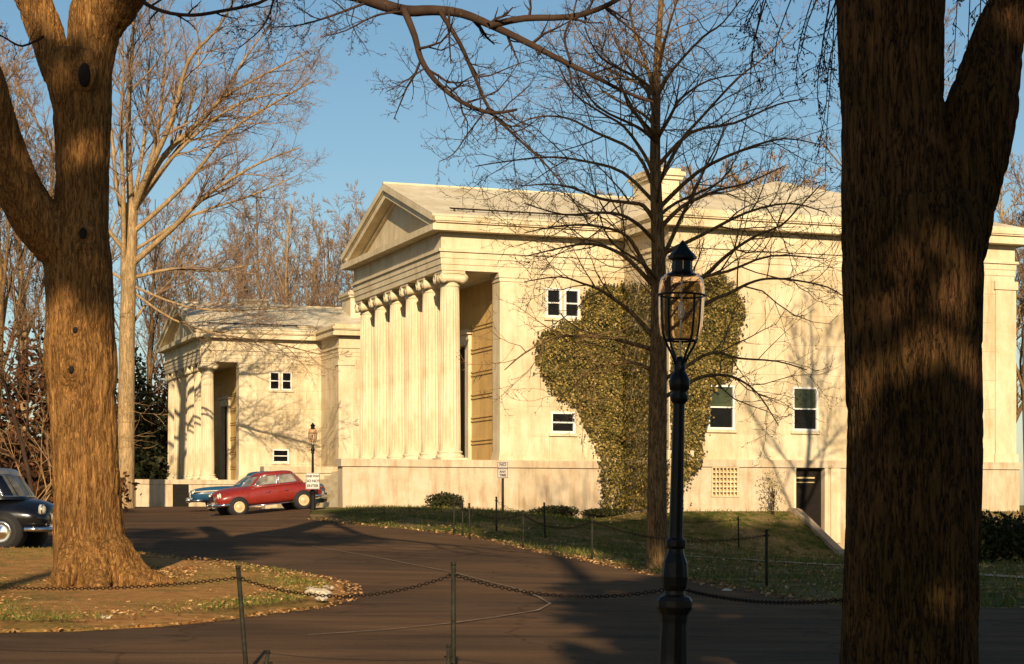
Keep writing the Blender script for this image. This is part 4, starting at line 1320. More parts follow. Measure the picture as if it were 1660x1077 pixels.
# a higher, thinner crown added to shade the lawn farther left
bl = [(xx, PY, top - 1.9 + rngp.uniform(-.3, .3), 1.5, 1.5, 1.7) for xx in (-2.6, -1.0, .6, 2.2, 3.7)] + [(xx, PY, top - 4.6, 1.2, 1.2, 1.3) for xx in (1.6, 3.2)]
shade_pine(2.0, PY, bl, 1500, top - 2, 'tall high-crowned pine added unseen behind the viewer to cast shade')
bl = [(-5.6, PY, 20.5, 1.5, 1.3, 1.5), (-3.4, PY, 22.3, 1.6, 1.3, 1.4), (-7.8, PY, 22.5, 1.6, 1.3, 1.3), (-4.4, PY, 19.0, .9, .9, .8), (-10, PY, 21.2, 1.4, 1.2, 1.2)]  # crown clumps placed to shade the maple's upper trunk and the road
shade_pine(-6.2, PY, bl, 700, 21, 'tall thin-crowned pine added unseen behind the viewer to cast shade')

# ------------------------------------------------------------------ lamps
def make_lamp():
    S = 14.4 / F
    root = thing('street_lamp', 'near black iron lamp post with large clear glass globe and pointed cap', 'street lamp', (0,0,0), 0, 'old iron lamp posts')
    GH = 0.0
    def H(py): return (1168 - py) * S           # ground lies at about image row 1168
    def prof(lst): return [(r * S, H(y)) for y, r in lst]
    m = MB()
    m.lathe(prof([(1180, 31), (1150, 31), (1146, 27), (1010, 22), (996, 23), (990, 27), (984, 30), (974, 30), (968, 26), (964, 17), (958, 16), (950, 20), (935, 22), (912, 20), (896, 14), (890, 13), (886, 17), (876, 17), (872, 12), (866, 11.5), (760, 10.6), (655, 9.4)]), 12, cap=True, sm=False)
    m.lathe(prof([(655, 9.4), (650, 14), (642, 15.5), (637, 11.5), (631, 16), (618, 17.5), (609, 14), (602, 9), (594, 10), (586, 8), (578, 4)]), 16)
    m.build('post', M['iron'], root)
    m = MB()
    r0 = 34 * S
    for k in range(4):
        a = k * math.pi/2 + .5
        e = Vector((math.cos(a), math.sin(a), 0))
        pts = [e*(8*S) + Vector((0,0,H(592))), e*(16*S) + Vector((0,0,H(575))), e*(26*S) + Vector((0,0,H(560))), e*(33*S) + Vector((0,0,H(545))), e*(37*S) + Vector((0,0,H(515))), e*(38*S) + Vector((0,0,H(480)))]
        m.tube(pts, 2.0*S, 6)
    for y, r in ((479, 38.5), (552, 24)):
        m.tube([Vector((math.cos(t)*r*S, math.sin(t)*r*S, H(y))) for t in [i*2*math.pi/28 for i in range(29)]], 1.8*S, 6)
    m.build('globe_frame', M['iron'], root)
    m = MB()
    m.lathe(prof([(443, 20), (446, 27), (452, 33), (462, 35.5), (474, 36.5), (482, 36.5), (500, 36), (525, 34.5), (543, 31.5), (550, 24), (551, 20)]), 36, cap=False)
    g = m.build('glass_globe', M['lampglass'], root)
    s = g.modifiers.new('Solidify', 'SOLIDIFY'); s.thickness = .004
    m = MB()
    m.lathe(prof([(590, 1.8), (520, 1.8), (519, 1.8)]), 8)
    m.lathe(prof([(519, 2), (515, 5), (505, 6), (496, 4.5), (490, 3)]), 14)
    m.lathe(prof([(490, 1.5), (443, 1.5)]), 8)
    m.build('mantle', M['white'], root)
    m = MB()
    m.lathe(prof([(446, 20), (441, 19), (440, 17), (424, 16.5), (421, 18), (420, 23), (416, 23.5), (404, 12), (397, 7), (392, 3), (389, .5)]), 8, sm=False)
    m.build('cap', M['iron'], root)
    m = MB(); m.box(-1*S, 1*S, -17.5*S, -17*S, H(438), H(424)); m.build('cap_slot', M['hub'], root)
    m = MB(); m.tube([(0, -58*S, H(600)), (0, 58*S, H(600))], 2.2*S, 8)
    for s_ in (-1, 1): m.lathe([(0.1*S, -4*S), (3.4*S, -2*S), (3.4*S, 2*S), (.1*S, 4*S)], 8, (0, s_*58*S, H(600)))
    m.build('ladder_bar', M['iron'], root)
    return root
lamp = make_lamp()
b = P(1088.5, 1168, 14.4)
lamp.location = (b.x, b.y, gz(b.x, b.y) - .02)
zoff = EYE + (CY - 1168) / F * 14.4 - lamp.location.z
lamp.location.z = EYE + (CY - 1168) / F * 14.4
lamp.rotation_euler = (0, R(1.35), 0)
LAMP2D = 59.6
lamp2 = copy_tree(lamp)
q = P(507, 834, LAMP2D)
lamp2.location = (q.x, q.y, min(q.z, gz(q.x, q.y) + .0)); lamp2.rotation_euler = (0, 0, R(90))
lamp2['label'] = 'distant black lamp post with crossbar standing beside the red car'
hgt = (1168 - 389) * 14.4 / F
topz = P(507, 685, LAMP2D).z
sc2 = (topz - lamp2.location.z) / hgt
lamp2.scale = (sc2, sc2, sc2)

# ------------------------------------------------------------------ signs
def text(body, size, parent, loc, mat, name='lettering'):
    cu = bpy.data.curves.new(name, 'FONT'); cu.body = body; cu.size = size; cu.align_x = 'CENTER'; cu.align_y = 'CENTER'
    cu.extrude = .002; cu.offset = .004
    cu.materials.append(mat)
    o = bpy.data.objects.new(name, cu); COL.objects.link(o)
    me = bpy.data.meshes.new_from_object(o); bpy.data.objects.remove(o)
    o = bpy.data.objects.new(name, me); COL.objects.link(o)
    o.parent = parent; o.location = loc; o.rotation_euler = (R(90), 0, 0)
    return o
def plate(mb, w, h, t=.012):
    mb.box(-w/2, w/2, -t/2, t/2, -h/2, h/2)
# one-way sign strapped to the distant lamp
qs = P(507, 780, LAMP2D - .28)
sg = thing('traffic_sign', 'white sign reading one way do not enter strapped to the distant lamp post', 'sign', qs)
m = MB(); plate(m, .43, .50); m.build('sign_plate', M['sign'], sg)
m = MB()
for s in (-1, 1):
    m.box(s*.203-.006, s*.203+.006, -.011, -.0062, -.238, .238)
    m.box(-.209, .209, -.011, -.0062, s*.238-.006, s*.238+.006)
m.build('sign_border', M['ink'], sg)
for i, t in enumerate(('ONE WAY', 'DO NOT', 'ENTER')): text(t, (.092, .108, .116)[i], sg, (0, -.011, .145 - i*.148), M['ink'])
m = MB(); m.box(-.03, .03, .006, .22, -.2, -.16); m.box(-.03, .03, .006, .22, .16, .2); m.build('bracket', M['iron'], sg)
# no parking sign on its own post
gp = at_uv(2.35, -4.6)
pd = gp.y
tp = P(815, 749, pd)
sg = thing('parking_sign', 'grey no parking sign on a thin post in the lawn before the podium', 'sign', (tp.x, tp.y, gp.z))
hh = tp.z - gp.z
m = MB(); m.box(-.04, .04, -.02, .02, -.2, hh); m.build('post', M['post'], sg)
m = MB(); m.box(-.165, .165, -.036, -.022, hh-.50, hh+.0); m.build('sign_plate', M['sign_grey'], sg)
m = MB()
for s in (-1, 1):
    m.box(s*.152-.006, s*.152+.006, -.041, -.0365, hh-.485, hh-.015)
m.box(-.152, .152, -.041, -.0365, hh-.49, hh-.478); m.box(-.152, .152, -.041, -.0365, hh-.022, hh-.01)
m.build('sign_border', M['ink'], sg)
for i, t in enumerate(('NO', 'PARKING', 'ANY', 'TIME')): text(t, (.13, .07, .095, .095)[i], sg, (0, -.041, hh - (.085, .20, .305, .41)[i]), M['ink'])

# ------------------------------------------------------------------ fence posts and chains
def post(base, h, r, label, group, lean=(0, 0), name='fence_post'):
    root = thing(name, label, 'fence post', base, 0, group)
    top = Vector((lean[0], lean[1], h))
    m = MB(); m.tube([(0,0,-.25), top], [r, r], 8, True); m.build('shaft', M['post'], root)
    m = MB(); m.lathe([(r*1.06, -.02), (r*1.1, .004), (r*.9, .010), (.001, .012)], 8, top); m.build('post_cap', M['post'], root)
    m = MB(); m.tube([top + Vector((-r*2.2, 0, -.09)), top + Vector((r*2.2, 0, -.09))], .008, 6); m.build('chain_ring', M['rust'], root)
    return Vector(base) + top + Vector((0,0,-.09))
def chain(p0, p1, sag, label, group, link=.040, wire=.0042, name='chain'):
    root_pts = []
    n = max(4, int((p1 - p0).length / (link*.78)))
    m = MB()
    for i in range(n):
        t = (i + .5) / n
        c = p0.lerp(p1, t) + Vector((0,0,-4*sag*t*(1-t)))
        tg = ((p1 - p0) + Vector((0,0,-4*sag*(1-2*t)))).normalized()
        a = Vector((0,0,1)) - tg*tg.z; a.normalize(); b = tg.cross(a)
        s = a if i % 2 else b
        K = 8
        pts = [c + tg*(link*.5*math.cos(k*2*math.pi/K)) + s*(link*.30*math.sin(k*2*math.pi/K)) for k in range(K+1)]
        m.tube(pts, wire, 4, False)
    return tag(m.build(name, M['rust']), label, 'chain', group)
def at_px(px, d): 
    X = (px-CX)/F*d; return Vector((X, d, gz(X, d)))
def post_px(px_top, py_top, px_bot, d, label, group, r=.0195):
    b = at_px(px_bot, d); t = P(px_top, py_top, d)
    # the base lies below the frame: carry the lean on down
    return post((b.x, b.y, b.z), t.z - b.z, r, label, group, (t.x - b.x, 0))
gn = 'chain fence posts in the foreground'
A = post_px(386, 919, 404, 16.0, 'leaning iron chain post in front of the dirt island', gn)
B = post_px(735, 913, 735, 15.2, 'upright iron chain post in front of the road, left of the near lamp', gn)
Z = post_px(-190, 917, -190, 16.6, 'iron chain post outside the left edge', gn)
gc = 'chains of the foreground fence'
chain(Z, A, .10, 'rusty chain crossing in front of the island maple trunk', gc)
chain(A, B, .16, 'rusty chain hanging between the two foreground posts', gc)
LP_ = lamp.location + Vector((-.06, 0, (1168-957)*14.4/F))
chain(B, LP_, .10, 'rusty chain between the upright post and the near lamp', gc)
chain(LP_ + Vector((.17, 0, 0)), P(1372, 972, 12.0), .05, 'rusty chain from the near lamp to the massive trunk', gc)
b1 = at_px(420, 15.1)
post((b1.x, b1.y, b1.z), P(433, 1056, 15.1).z - b1.z, .016, 'short crooked stake beside the leaning post', 'short stakes in the foreground', (.07, 0), 'stake')
b1 = at_px(727, 15.0)
post((b1.x, b1.y, b1.z), P(726, 1046, 15.0).z - b1.z, .016, 'short stake beside the upright chain post', 'short stakes in the foreground', (0, 0), 'stake')
gl = 'thin fence posts around the lawn'
lp = [(735, 868, 'at the road edge, left of the parking sign'), (750, 871, 'second from the left, left of the parking sign'), (762, 877, 'third from the left, left of the parking sign'), (805, 862, 'just left of the parking sign post'), (848, 892, 'right of the parking sign at the road edge'), (884, 872, 'right of the parking sign, deeper in the lawn'), (960, 911, 'left of the slender bare tree at the lawn edge'), (1198, 889, 'on the grass bank left of the basement door'), (1243, 950, 'nearest the road, right of the near lamp')]
tops = []
for px, py, lab in lp:
    b = hit(px, py)
    tops.append(post(b, .92, .024, 'thin dark fence post ' + lab, gl, (rng.uniform(-.03, .03), 0)))
gk = 'thin chains around the lawn'
for a, c, lab in ((0, 4, 'thin chain along the lawn edge, right of the leftmost posts'), (4, 6, 'thin chain along the lawn edge, left of the slender bare tree'), (6, 8, 'thin chain along the lawn edge, passing behind the near lamp'), (3, 5, 'thin chain in the lawn behind the parking sign'), (5, 7, 'thin chain running across the lawn to the grass bank')):
    p0, p1 = tops[a], tops[c]
    chain(p0, p1, .22, lab, gk, .10, .0045)

# ------------------------------------------------------------------ pale stones at the tip of the island
rs = random.Random(8)
for i, (px, py, s, lab) in enumerate(((515, 978, .13, 'largest pale stone at the tip of the dirt island'), (522, 985, .08, 'pale stone just in front of the largest one'), (532, 966, .07, 'small pale stone right of the largest one'), (505, 968, .06, 'small pale stone left behind the largest one'), (170, 1018, .05, 'small pale stone at the road edge below the maple'), (1178, 961, .05, 'small white stone on the road edge right of the lamp'))):
    b = hit(px, py)
    bm = bmesh.new(); bmesh.ops.create_icosphere(bm, subdivisions=2, radius=1)
    for v in bm.verts:
        f = 1 + .28*math.sin(v.co.x*3+i) * math.cos(v.co.y*4-i) + rs.uniform(-.12, .12)
        v.co = Vector((v.co.x*f*s*1.5, v.co.y*f*s, v.co.z*f*s*.55))
    me = bpy.data.meshes.new('stone'); bm.to_mesh(me); bm.free(); me.materials.append(M['rock'])
    o = bpy.data.objects.new('stone', me); COL.objects.link(o); o.location = (b.x, b.y, b.z + .10 + s*.2 if i < 5 else b.z + .04); o.rotation_euler = (0, 0, rs.uniform(0, 3))
    tag(o, lab, 'stone', 'pale stones on the ground')

# ------------------------------------------------------------------ cars
def subsurf(o, lv=2):
    s = o.modifiers.new('Subdivision', 'SUBSURF'); s.levels = lv; s.render_levels = lv
def make_car(label, paint_m, roof_m, st, cab, wb, wr, tw_, group, hub=M['hub'], sidez=.62, lamp_y=.55, lamp_z=.74, L=None):
    """st: stations (x, bottom, shoulder, top, half widths bottom/mid/shoulder); cab: levels (z, x0, x1, half width)"""
    root = thing('parked_car', label, 'car', (0,0,0), 0, group)
    m = MB()
    rings = []
    for (x, zb, zs, zt, wb_, wm, ws) in st:
        h = [(0, zb), (wb_, zb), (wm, zb + .42*(zs-zb)), (wm*.99, zb + .78*(zs-zb)), (ws, zs), (ws*.62, zs + (zt-zs)*.75), (0, zt)]
        ring = [(x, y, z) for y, z in h] + [(x, -y, z) for y, z in h[-2:0:-1]]
        rings.append(ring)
    K = len(rings[0])
    for r in rings: m.v += r
    for i in range(len(rings)-1):
        for j in range(K):
            j2 = (j+1) % K
            m.f.append((i*K+j, i*K+j2, (i+1)*K+j2, (i+1)*K+j)); m.s.append(True)
    m.f.append(tuple(range(K))[::-1]); m.s.append(True); m.f.append(tuple(range((len(rings)-1)*K, len(rings)*K))); m.s.append(True)
    # make normals outward
    body = m.build('body', paint_m, root)
    subsurf(body, 2)
    n = 3.4
    def lvl(z):
        for a, b in zip(cab[:-1], cab[1:]):
            if a[0] <= z <= b[0]:
                t = (z - a[0]) / (b[0] - a[0]); return [p + (q - p)*t for p, q in zip(a, b)]
        return list(cab[-1])
    def loop(z, k=40, grow_=0.0):
        _, x0, x1, w = lvl(z); c = (x0+x1)/2; a = (x1-x0)/2 + grow_; w += grow_
        out = []
        for j in range(k):
            th = 2*math.pi*j/k; cs, sn = math.cos(th), math.sin(th)
            out.append((c + a*math.copysign(abs(cs)**(2/n), cs), w*math.copysign(abs(sn)**(2/n), sn), z))
        return out
    def loft(zs, mat, name):
        mm = MB(); k = 40
        for z in zs: mm.v += loop(z, k)
        for i in range(len(zs)-1):
            for j in range(k):
                mm.f.append((i*k+j, i*k+(j+1) % k, (i+1)*k+(j+1) % k, (i+1)*k+j)); mm.s.append(True)
        mm.f.append(tuple(range((len(zs)-1)*k, len(zs)*k))); mm.s.append(True)
        return mm.build(name, mat, root)
    zc = [c[0] for c in cab]
    loft(sorted(set([zc[0] + (zc[-2]-zc[0])*t/5 for t in range(6)])), paint_m, 'cabin')
    top = [zc[-2] + (zc[-1]-zc[-2])*t/5 for t in range(6)]
    mm = MB(); k = 40
    for i, z in enumerate(top):
        t = i/5
        _, x0, x1, w = cab[-2]; _, a0, a1, w1 = cab[-1]
        e = 1 - math.sqrt(max(0, 1 - (t*.98)**2))
        X0, X1, WW = x0 + (a0-x0)*e, x1 + (a1-x1)*e, w + (w1-w)*e
        c = (X0+X1)/2; a = (X1-X0)/2
        for j in range(k):
            th = 2*math.pi*j/k; cs, sn = math.cos(th), math.sin(th)
            mm.v.append((c + a*math.copysign(abs(cs)**(2/n), cs), WW*math.copysign(abs(sn)**(2/n), sn), z))
    for i in range(5):
        for j in range(k):
            mm.f.append((i*k+j, i*k+(j+1) % k, (i+1)*k+(j+1) % k, (i+1)*k+j)); mm.s.append(True)
    mm.f.append(tuple(range(5*k, 6*k))); mm.s.append(True)
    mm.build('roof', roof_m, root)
    zl, zh = zc[0] + .07, zc[-2] - .02
    def side_pane(s0, s1, sgn, name):
        mm = MB(); nx_, nz_ = 8, 4
        for i in range(nz_+1):
            z = zl + (zh-zl)*i/nz_; _, x0, x1, w = lvl(z); c = (x0+x1)/2; a = (x1-x0)/2
            for j in range(nx_+1):
                s = s0 + (s1-s0)*j/nx_
                mm.v.append((c + a*s, sgn*(w*(1-abs(s)**n)**(1/n) + .008), z))
        for i in range(nz_):
            for j in range(nx_):
                q = i*(nx_+1)+j; f = (q, q+1, q+nx_+2, q+nx_+1)
                mm.f.append(f if sgn < 0 else f[::-1]); mm.s.append(True)
        o = mm.build(name, M['car_glass'], root)
        fr = MB()
        ed = [mm.v[j] for j in range(nx_+1)] + [mm.v[i*(nx_+1)+nx_] for i in range(1, nz_+1)] + [mm.v[nz_*(nx_+1)+j] for j in range(nx_-1, -1, -1)] + [mm.v[i*(nx_+1)] for i in range(nz_-1, -1, -1)]
        fr.tube([(x, y + sgn*.003, z) for x, y, z in ed], .011, 5, False); fr.build('window_frame', M['chrome'], o)
    for sgn in (-1, 1):
        side_pane(.04, .78, sgn, 'side_window'); side_pane(-.70, -.03, sgn, 'side_window')
    def end_pane(sgn, name):
        mm = MB(); nx_, nz_ = 10, 4
        for i in range(nz_+1):
            z = zl + (zh-zl)*i/nz_; _, x0, x1, w = lvl(z); c = (x0+x1)/2; a = (x1-x0)/2
            for j in range(nx_+1):
                t = -.86 + 1.72*j/nx_
                mm.v.append((c + sgn*(a*(1-abs(t)**n)**(1/n) + .008), w*t, z))
        for i in range(nz_):
            for j in range(nx_):
                q = i*(nx_+1)+j; f = (q, q+1, q+nx_+2, q+nx_+1)
                mm.f.append(f if sgn > 0 else f[::-1]); mm.s.append(True)
        o = mm.build(name, M['car_glass'], root)
        fr = MB()
        ed = [mm.v[j] for j in range(nx_+1)] + [mm.v[i*(nx_+1)+nx_] for i in range(1, nz_+1)] + [mm.v[nz_*(nx_+1)+j] for j in range(nx_-1, -1, -1)] + [mm.v[i*(nx_+1)] for i in range(nz_-1, -1, -1)]
        fr.tube(ed, .013, 5, False); fr.build('window_frame', M['chrome'], o)
    end_pane(1, 'windscreen'); end_pane(-1, 'rear_window')
    wmax = max(s[5] for s in st)
    for sx, x in ((1, wb/2 + .05), (-1, -wb/2 + .05)):
        for sy in (-1, 1):
            yo = wmax - .10
            a = MB(); a.lathe([(.02, wmax*.5), (wr*1.16, wmax*.5), (wr*1.16, wmax + .006), (.02, wmax + .006)], 26, (x, 0, wr*1.02), True, 'y')
            if sy < 0: a.v = [(p[0], -p[1], p[2]) for p in a.v]; a.f = [f[::-1] for f in a.f]
            a.build('wheel_arch', M['tyre'], root)
            t = MB()
            c = (x, 0, wr)
            t.lathe([(wr*.62, yo-.06), (wr*.93, yo-.06), (wr, yo-.02), (wr, yo+.09), (wr*.94, yo+.125), (wr*.66, yo+.13), (wr*.62, yo+.10)], 26, c, True, 'y')
            h = MB()
            h.lathe([(wr*.66, yo+.08), (wr*.66, yo+.118), (wr*.55, yo+.125), (wr*.42, yo+.105), (wr*.28, yo+.13), (.001, yo+.15)], 22, c, True, 'y')
            if sy < 0:
                for q in (t, h): q.v = [(p[0], -p[1], p[2]) for p in q.v]; q.f = [f[::-1] for f in q.f]
            wo = t.build('wheel', M['tyre'], root)
            h.build('hubcap', hub, wo)
    xf, xr = st[-1][0], st[0][0]
    wf = st[-2][5]; 
    for s, x, nm in ((1, xf, 'front_bumper'), (-1, xr, 'rear_bumper')):
        mm = MB()
        mm.tube([(x - s*.42, -wf-.12, .42), (x - s*.08, -wf*.95, .42), (x + s*.06, -wf*.5, .42), (x + s*.09, 0, .42), (x + s*.06, wf*.5, .42), (x - s*.08, wf*.95, .42), (x - s*.42, wf+.12, .42)], .055, 8)
        for y in (-.3, .3): mm.box(x + s*.05 - .05, x + s*.05 + .07, y-.03, y+.03, .34, .55)
        mm.build(nm, M['chrome'], root)
    for sy in (-1, 1):
        mm = MB(); mm.lathe([(.001, .06), (.07, .045), (.10, .0), (.11, -.01), (.115, -.06)], 16, (xf - .10, sy*lamp_y, lamp_z), True, 'x'); hl = mm.build('headlight', M['lens'], root)
        mm = MB(); mm.tube([(xf - .10, sy*lamp_y + .108*math.cos(t), lamp_z + .108*math.sin(t)) for t in [i*2*math.pi/18 for i in range(19)]], .014, 6, False); mm.build('headlight_rim', M['chrome'], hl)
        mm = MB(); mm.lathe([(.001, -.05), (.05, -.04), (.06, .02)], 12, (xr + .06, sy*(lamp_y+.02), lamp_z - .04), True, 'x'); mm.build('tail_light', M['tail'], root)
        mm = MB(); mm.tube([(-wb*.36, sy*(wmax+.004), .30), (0, sy*(wmax+.006), .29), (wb*.36, sy*(wmax+.004), .30)], .022, 6); mm.build('sill_trim', M['chrome'], root)
        for hx in (.06, -.62):
            mm = MB(); mm.tube([(hx, sy*(wmax+.005), sidez+.12), (hx+.05, sy*(wmax+.035), sidez+.125), (hx+.13, sy*(wmax+.035), sidez+.125), (hx+.15, sy*(wmax+.005), sidez+.12)], .012, 6); mm.build('door_handle', M['chrome'], root)
    mm = MB()
    for k in range(7): mm.box(xf - .05, xf + .02, -.30 + k*.1 - .018, -.30 + k*.1 + .018, .50, .72)
    mm.box(xf - .05, xf + .03, -.34, .34, .725, .75); mm.box(xf - .05, xf + .03, -.34, .34, .47, .497)
    mm.build('grille', M['chrome'], root)
    return root
def seat(car, rear, front, L):
    f = (front - rear); car.location = (rear + front) / 2
    yaw = math.atan2(f.y, f.x); pitch = -math.atan2(f.z, math.hypot(f.x, f.y))
    car.rotation_mode = 'XYZ'; car.rotation_euler = (0, pitch, yaw)
k = .93
st_red = [(-2.12*k,.46,.60,.64,.40,.46,.36),(-2.06*k,.40,.68,.76,.58,.64,.52),(-1.8*k,.33,.80,.90,.68,.75,.62),(-1.3*k,.29,.90,1.0,.72,.80,.68),(-.6*k,.27,.93,1.0,.74,.81,.72),(.3*k,.27,.92,1.0,.74,.81,.72),(.85*k,.28,.90,1.02,.73,.80,.66),(1.4*k,.30,.90,1.02,.70,.79,.60),(1.8*k,.33,.86,.98,.66,.76,.54),(2.04*k,.40,.76,.90,.56,.66,.44),(2.12*k,.48,.64,.76,.40,.46,.34)]
cab_red = [(.93,-1.40,.88,.69),(1.10,-1.25,.68,.665),(1.32,-1.02,.42,.61),(1.44,-.55,.10,.40)]
GC = 'cars parked along the drive'
red = make_car('small dark red rounded saloon car parked by the museum steps', M['red'], M['red'], st_red, cab_red, 2.38, .31, .16, GC)
def on_ground(px, d):
    return at_px(px, d) + Vector((0,0,.03))
hd = Vector((-math.cos(R(24)), -math.sin(R(24)), 0))
CS = .88
fw = P(381, 837.5, 60.7)
rw = fw - hd * 2.38 * CS; red.scale = (CS, CS, CS)
fw.z = gz(fw.x, fw.y) + .03; rw.z = gz(rw.x, rw.y) + .03
seat(red, rw, fw, 3.9)
st_us = [(-2.62,.48,.66,.68,.55,.60,.50),(-2.55,.42,.92,.90,.74,.82,.76),(-2.2,.34,.98,.94,.82,.90,.82),(-1.4,.30,.97,.95,.84,.92,.82),(-.4,.28,.93,.94,.85,.93,.80),(.6,.28,.92,.94,.85,.93,.80),(1.3,.29,.94,.96,.84,.92,.80),(2.0,.32,.93,.95,.80,.90,.78),(2.5,.40,.86,.88,.74,.84,.72),(2.62,.48,.68,.70,.55,.62,.52)]
cab_us = [(.90,-1.35,.95,.76),(1.10,-1.15,.72,.71),(1.34,-.85,.36,.63),(1.47,-.45,.05,.40)]
blue = make_car('long dark blue car with pale side strip half hidden behind the red car', M['blue'], M['blue'], st_us, cab_us, 3.0, .34, .18, GC, M['chrome'], .66, .62, .72)
m = MB()
for sy in (-1, 1): m.tube([(-2.3, sy*.925, .80), (-1, sy*.945, .79), (.6, sy*.95, .78), (2.1, sy*.925, .77), (2.5, sy*.86, .76)], .028, 6)
m.build('side_strip', M['cream'], blue)
tip = P(309, 826, 65.0); tip = Vector((tip.x, tip.y, 0))
hb = Vector((-math.cos(R(14)), -math.sin(R(14)), 0))
bf = tip - hb * 1.1 * .86; br_ = bf - hb * 3.0 * .86; blue.scale = (.86, .86, .86)
bf = Vector((bf.x, bf.y, gz(bf.x, bf.y) + .03)); br_ = Vector((br_.x, br_.y, gz(br_.x, br_.y) + .03))
seat(blue, br_, bf, 5.2)
kk = 1.08
st_bk = [(x*1.2, a*kk, b_*kk, c*kk, d*kk, e*kk, f*kk) for x, a, b_, c, d, e, f in st_red]
cab_bk = [(1.03,-1.55,1.86,.76),(1.24,-1.48,1.72,.74),(1.56,-1.4,1.50,.70),(1.69,-1.1,1.25,.52)]
blk = make_car('glossy black saloon car with sky reflection painted on its roof parked at the left edge beside the maple', M['black'], M['cream'], st_bk, cab_bk, 2.85, .36, .18, GC, M['chrome'], .68, .58, .82)  # cream roof colour stands in for sky reflected on the black paint
fr = P(106, 880, 38.6); hk = Vector((math.cos(R(-5)), math.sin(R(-5)), 0)); blk.scale = (.95, .95, .95)
bf = Vector((fr.x, fr.y, 0)) - hk * 1.0; br_ = bf - hk * 2.85
bf.z = gz(bf.x, bf.y) + .03; br_.z = gz(br_.x, br_.y) + .03
seat(blk, br_, bf, 4.7)

# ------------------------------------------------------------------ ground cover
def blades(name, rng, region, n, hmin, hmax, mat, dz, label, dens=None, lean=.5, w=.006):
    m = MB(); c = 0; tries = 0
    xs_ = [p[0] for p in region]; ys_ = [p[1] for p in region]
    pts = []
    while c < n and tries < n*30:
        tries += 1
        x, y = rng.uniform(min(xs_), max(xs_)), rng.uniform(min(ys_), max(ys_))
        if not pip(region, x, y): continue
        if dens and rng.random() > dens(x, y): continue
        pts.append((x, y)); c += 1
    if not pts: return
    arr = np.array(pts); z = np.concatenate([gz_arr(arr[i:i+4000, 0], arr[i:i+4000, 1]) for i in range(0, len(arr), 4000)])
    for (x, y), zz in zip(pts, z):
        h = rng.uniform(hmin, hmax); a = rng.uniform(0, 6.28); ww = w * rng.uniform(.7, 1.4)
        dx, dy = math.cos(a), math.sin(a)
        lx, ly = rng.gauss(0, lean)*h, rng.gauss(0, lean)*h
        q = zz + dz - .01
        m.add([(x - dx*ww, y - dy*ww, q), (x + dx*ww, y + dy*ww, q), (x + lx*.5 + dx*ww*.6, y + ly*.5 + dy*ww*.6, q + h*.6), (x + lx, y + ly, q + h)], [(0,1,2),(0,2,3)])
    return tag(m.build(name, mat), label, None, None, 'stuff')
def leaves(name, rng, region, n, size, mat, dz, label, dens=None):
    m = MB(); c = 0; tries = 0
    xs_ = [p[0] for p in region]; ys_ = [p[1] for p in region]; pts = []
    while c < n and tries < n*30:
        tries += 1
        x, y = rng.uniform(min(xs_), max(xs_)), rng.uniform(min(ys_), max(ys_))
        if not pip(region, x, y): continue
        if dens and rng.random() > dens(x, y): continue
        pts.append((x, y)); c += 1
    arr = np.array(pts); z = np.concatenate([gz_arr(arr[i:i+4000, 0], arr[i:i+4000, 1]) for i in range(0, len(arr), 4000)])
    for (x, y), zz in zip(pts, z):
        s = size * rng.uniform(.5, 1.4)
        n2 = Vector((rng.gauss(0,.35), rng.gauss(0,.35), 1)).normalized(); a = n2.orthogonal().normalized(); b = n2.cross(a); th = rng.uniform(0, 6.28)
        e = a*math.cos(th) + b*math.sin(th); f = n2.cross(e); q = Vector((x, y, zz + dz + s*.3))
        m.add([q - e*s, q + f*s*.55 + n2*s*.2, q + e*s, q - f*s*.55 + n2*s*.15], [(0,1,2,3)])
    return tag(m.build(name, mat), label, None, None, 'stuff')
def pat(x, y, s=1.0):
    return max(0.02, min(1, .5 + .8*(math.sin(x*1.3*s + 1.1*math.sin(y*.9*s)) * math.sin(y*1.1*s + x*.4) )))
rg = random.Random(17)
isl = [p for p in island_poly]
isl_in = [tuple(Vector(p).lerp(Vector((P(150, 970, 26).x, 26)), .06)) for p in isl]
blades('grass', rg, isl_in, 19000, .018, .06, M['grass'], .14, 'thin spring grass on the dirt island', lambda x, y: pat(x, y, .7)**2.2)
leaves('leaf_litter', rg, isl_in, 8000, .028, M['litter'], .14, 'dead leaves and bark bits on the dirt island')
lawn = lawn_edge[::-1][1:] + [(9, 26), (16, 25), (24, 26), (26, 62)] + [tuple(at_uv(u, v)[:2]) for u, v in ((BU1+6, BV-.2), (13.7, BV-.2), (13.7, BV-3.4), (10.6, BV-3.4), (10.6, BV-.2), (BU0-.2, BV-.2), (BU0-.2, -.55), (-3.4, -.55))]
lawn = [tuple(p) for p in lawn]
blades('grass', rg, lawn, 42000, .04, .13, M['grass'], .0, 'spring grass on the lawn and bank before the museum', lambda x, y: .25 + .75*pat(x, y, .5), .5, .010)
leaves('leaf_litter', rg, lawn, 6500, .05, M['litter'], .0, 'dead leaves lying on the lawn', lambda x, y: 1 - .8*pat(x, y, .5))
edge_reg = [tuple(p) for p in strip([Vector(p) for p in island_poly[:-1]], .5)]
leaves('leaf_litter', rg, edge_reg, 1600, .028, M['litter'], .05, 'dead leaves gathered along the road edge')

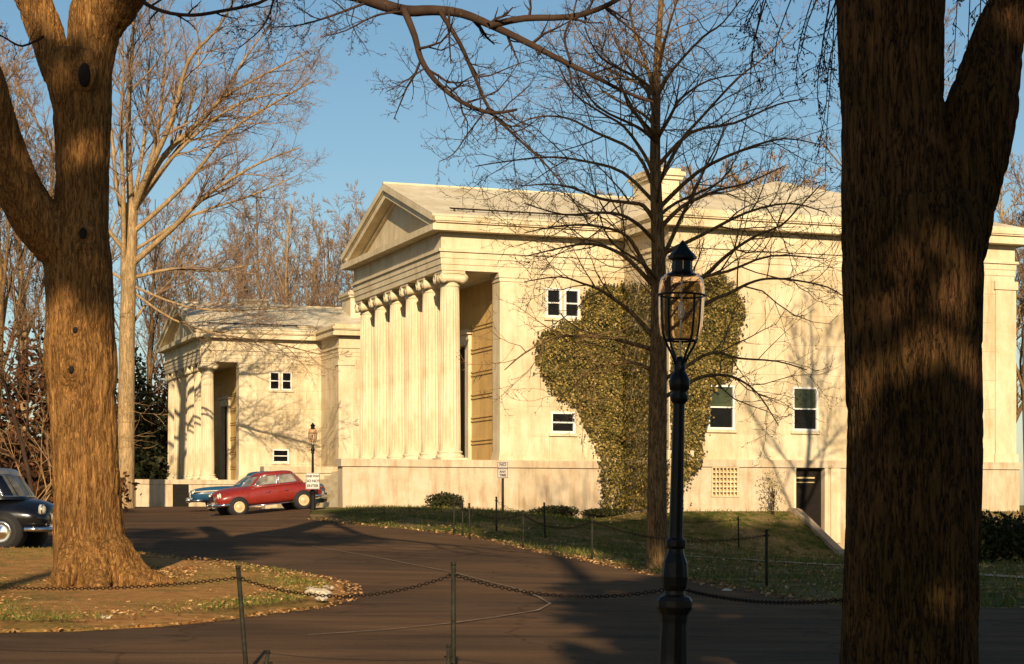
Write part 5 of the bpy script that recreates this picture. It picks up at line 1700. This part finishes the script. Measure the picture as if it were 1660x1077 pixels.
le_ = [Vector(p) for p in lawn_edge]
leaves('leaf_litter', rg, [tuple(p) for p in strip(le_, .7)], 1800, .035, M['litter'], .03, 'dead leaves drifted along the edge of the lawn')
drift = strip([Vector(p) for p in hp((100, 958), (170, 962), (240, 955), (262, 935))], 1.3)
leaves('leaf_litter', rg, drift, 1500, .032, M['litter'], .16, 'dead leaves drifted round the foot of the big maple')
# ------------------------------------------------------------------ sky, sun, camera
w = bpy.data.worlds.new('World'); SC.world = w; w.use_nodes = True
nt = w.node_tree
sky = nt.nodes.new('ShaderNodeTexSky'); sky.sky_type = 'NISHITA'; sky.sun_disc = False
sky.sun_elevation = R(SUN_EL); sky.sun_rotation = math.atan2(SUN_AZ[0], SUN_AZ[1])
sky.altitude = 100; sky.air_density = 1.0; sky.dust_density = 0.6; sky.ozone_density = 1.3
hs = nt.nodes.new('ShaderNodeHueSaturation'); hs.inputs['Saturation'].default_value = 1.16; hs.inputs['Hue'].default_value = 0.492
nt.links.new(sky.outputs[0], hs.inputs['Color'])
nt.links.new(hs.outputs[0], nt.nodes['Background'].inputs[0])
nt.nodes['Background'].inputs[1].default_value = 0.070
sd = bpy.data.lights.new('sun', 'SUN'); sd.energy = 5.0; sd.angle = R(.5); sd.color = (1.0, .80, .545)
so = bpy.data.objects.new('sun', sd); COL.objects.link(so)
tosun = Vector((SUN_AZ[0], SUN_AZ[1], TB)).normalized()
so.rotation_euler = tosun.to_track_quat('Z', 'Y').to_euler(); so.location = (10, -40, 40)
cam = bpy.data.cameras.new('camera'); co = bpy.data.objects.new('camera', cam); COL.objects.link(co)
co.location = (0, 0, EYE); co.rotation_euler = (R(90), 0, 0)
cam.sensor_width = 36; cam.lens = F / 1660 * 36; cam.shift_y = (CY - 538.5) / 1660
cam.clip_start = .1; cam.clip_end = 3000
SC.camera = co
SC.cycles.diffuse_bounces = 1
SC.view_settings.view_transform = 'Standard'; SC.view_settings.look = 'None'; SC.view_settings.gamma = 1; SC.view_settings.exposure = 0.42
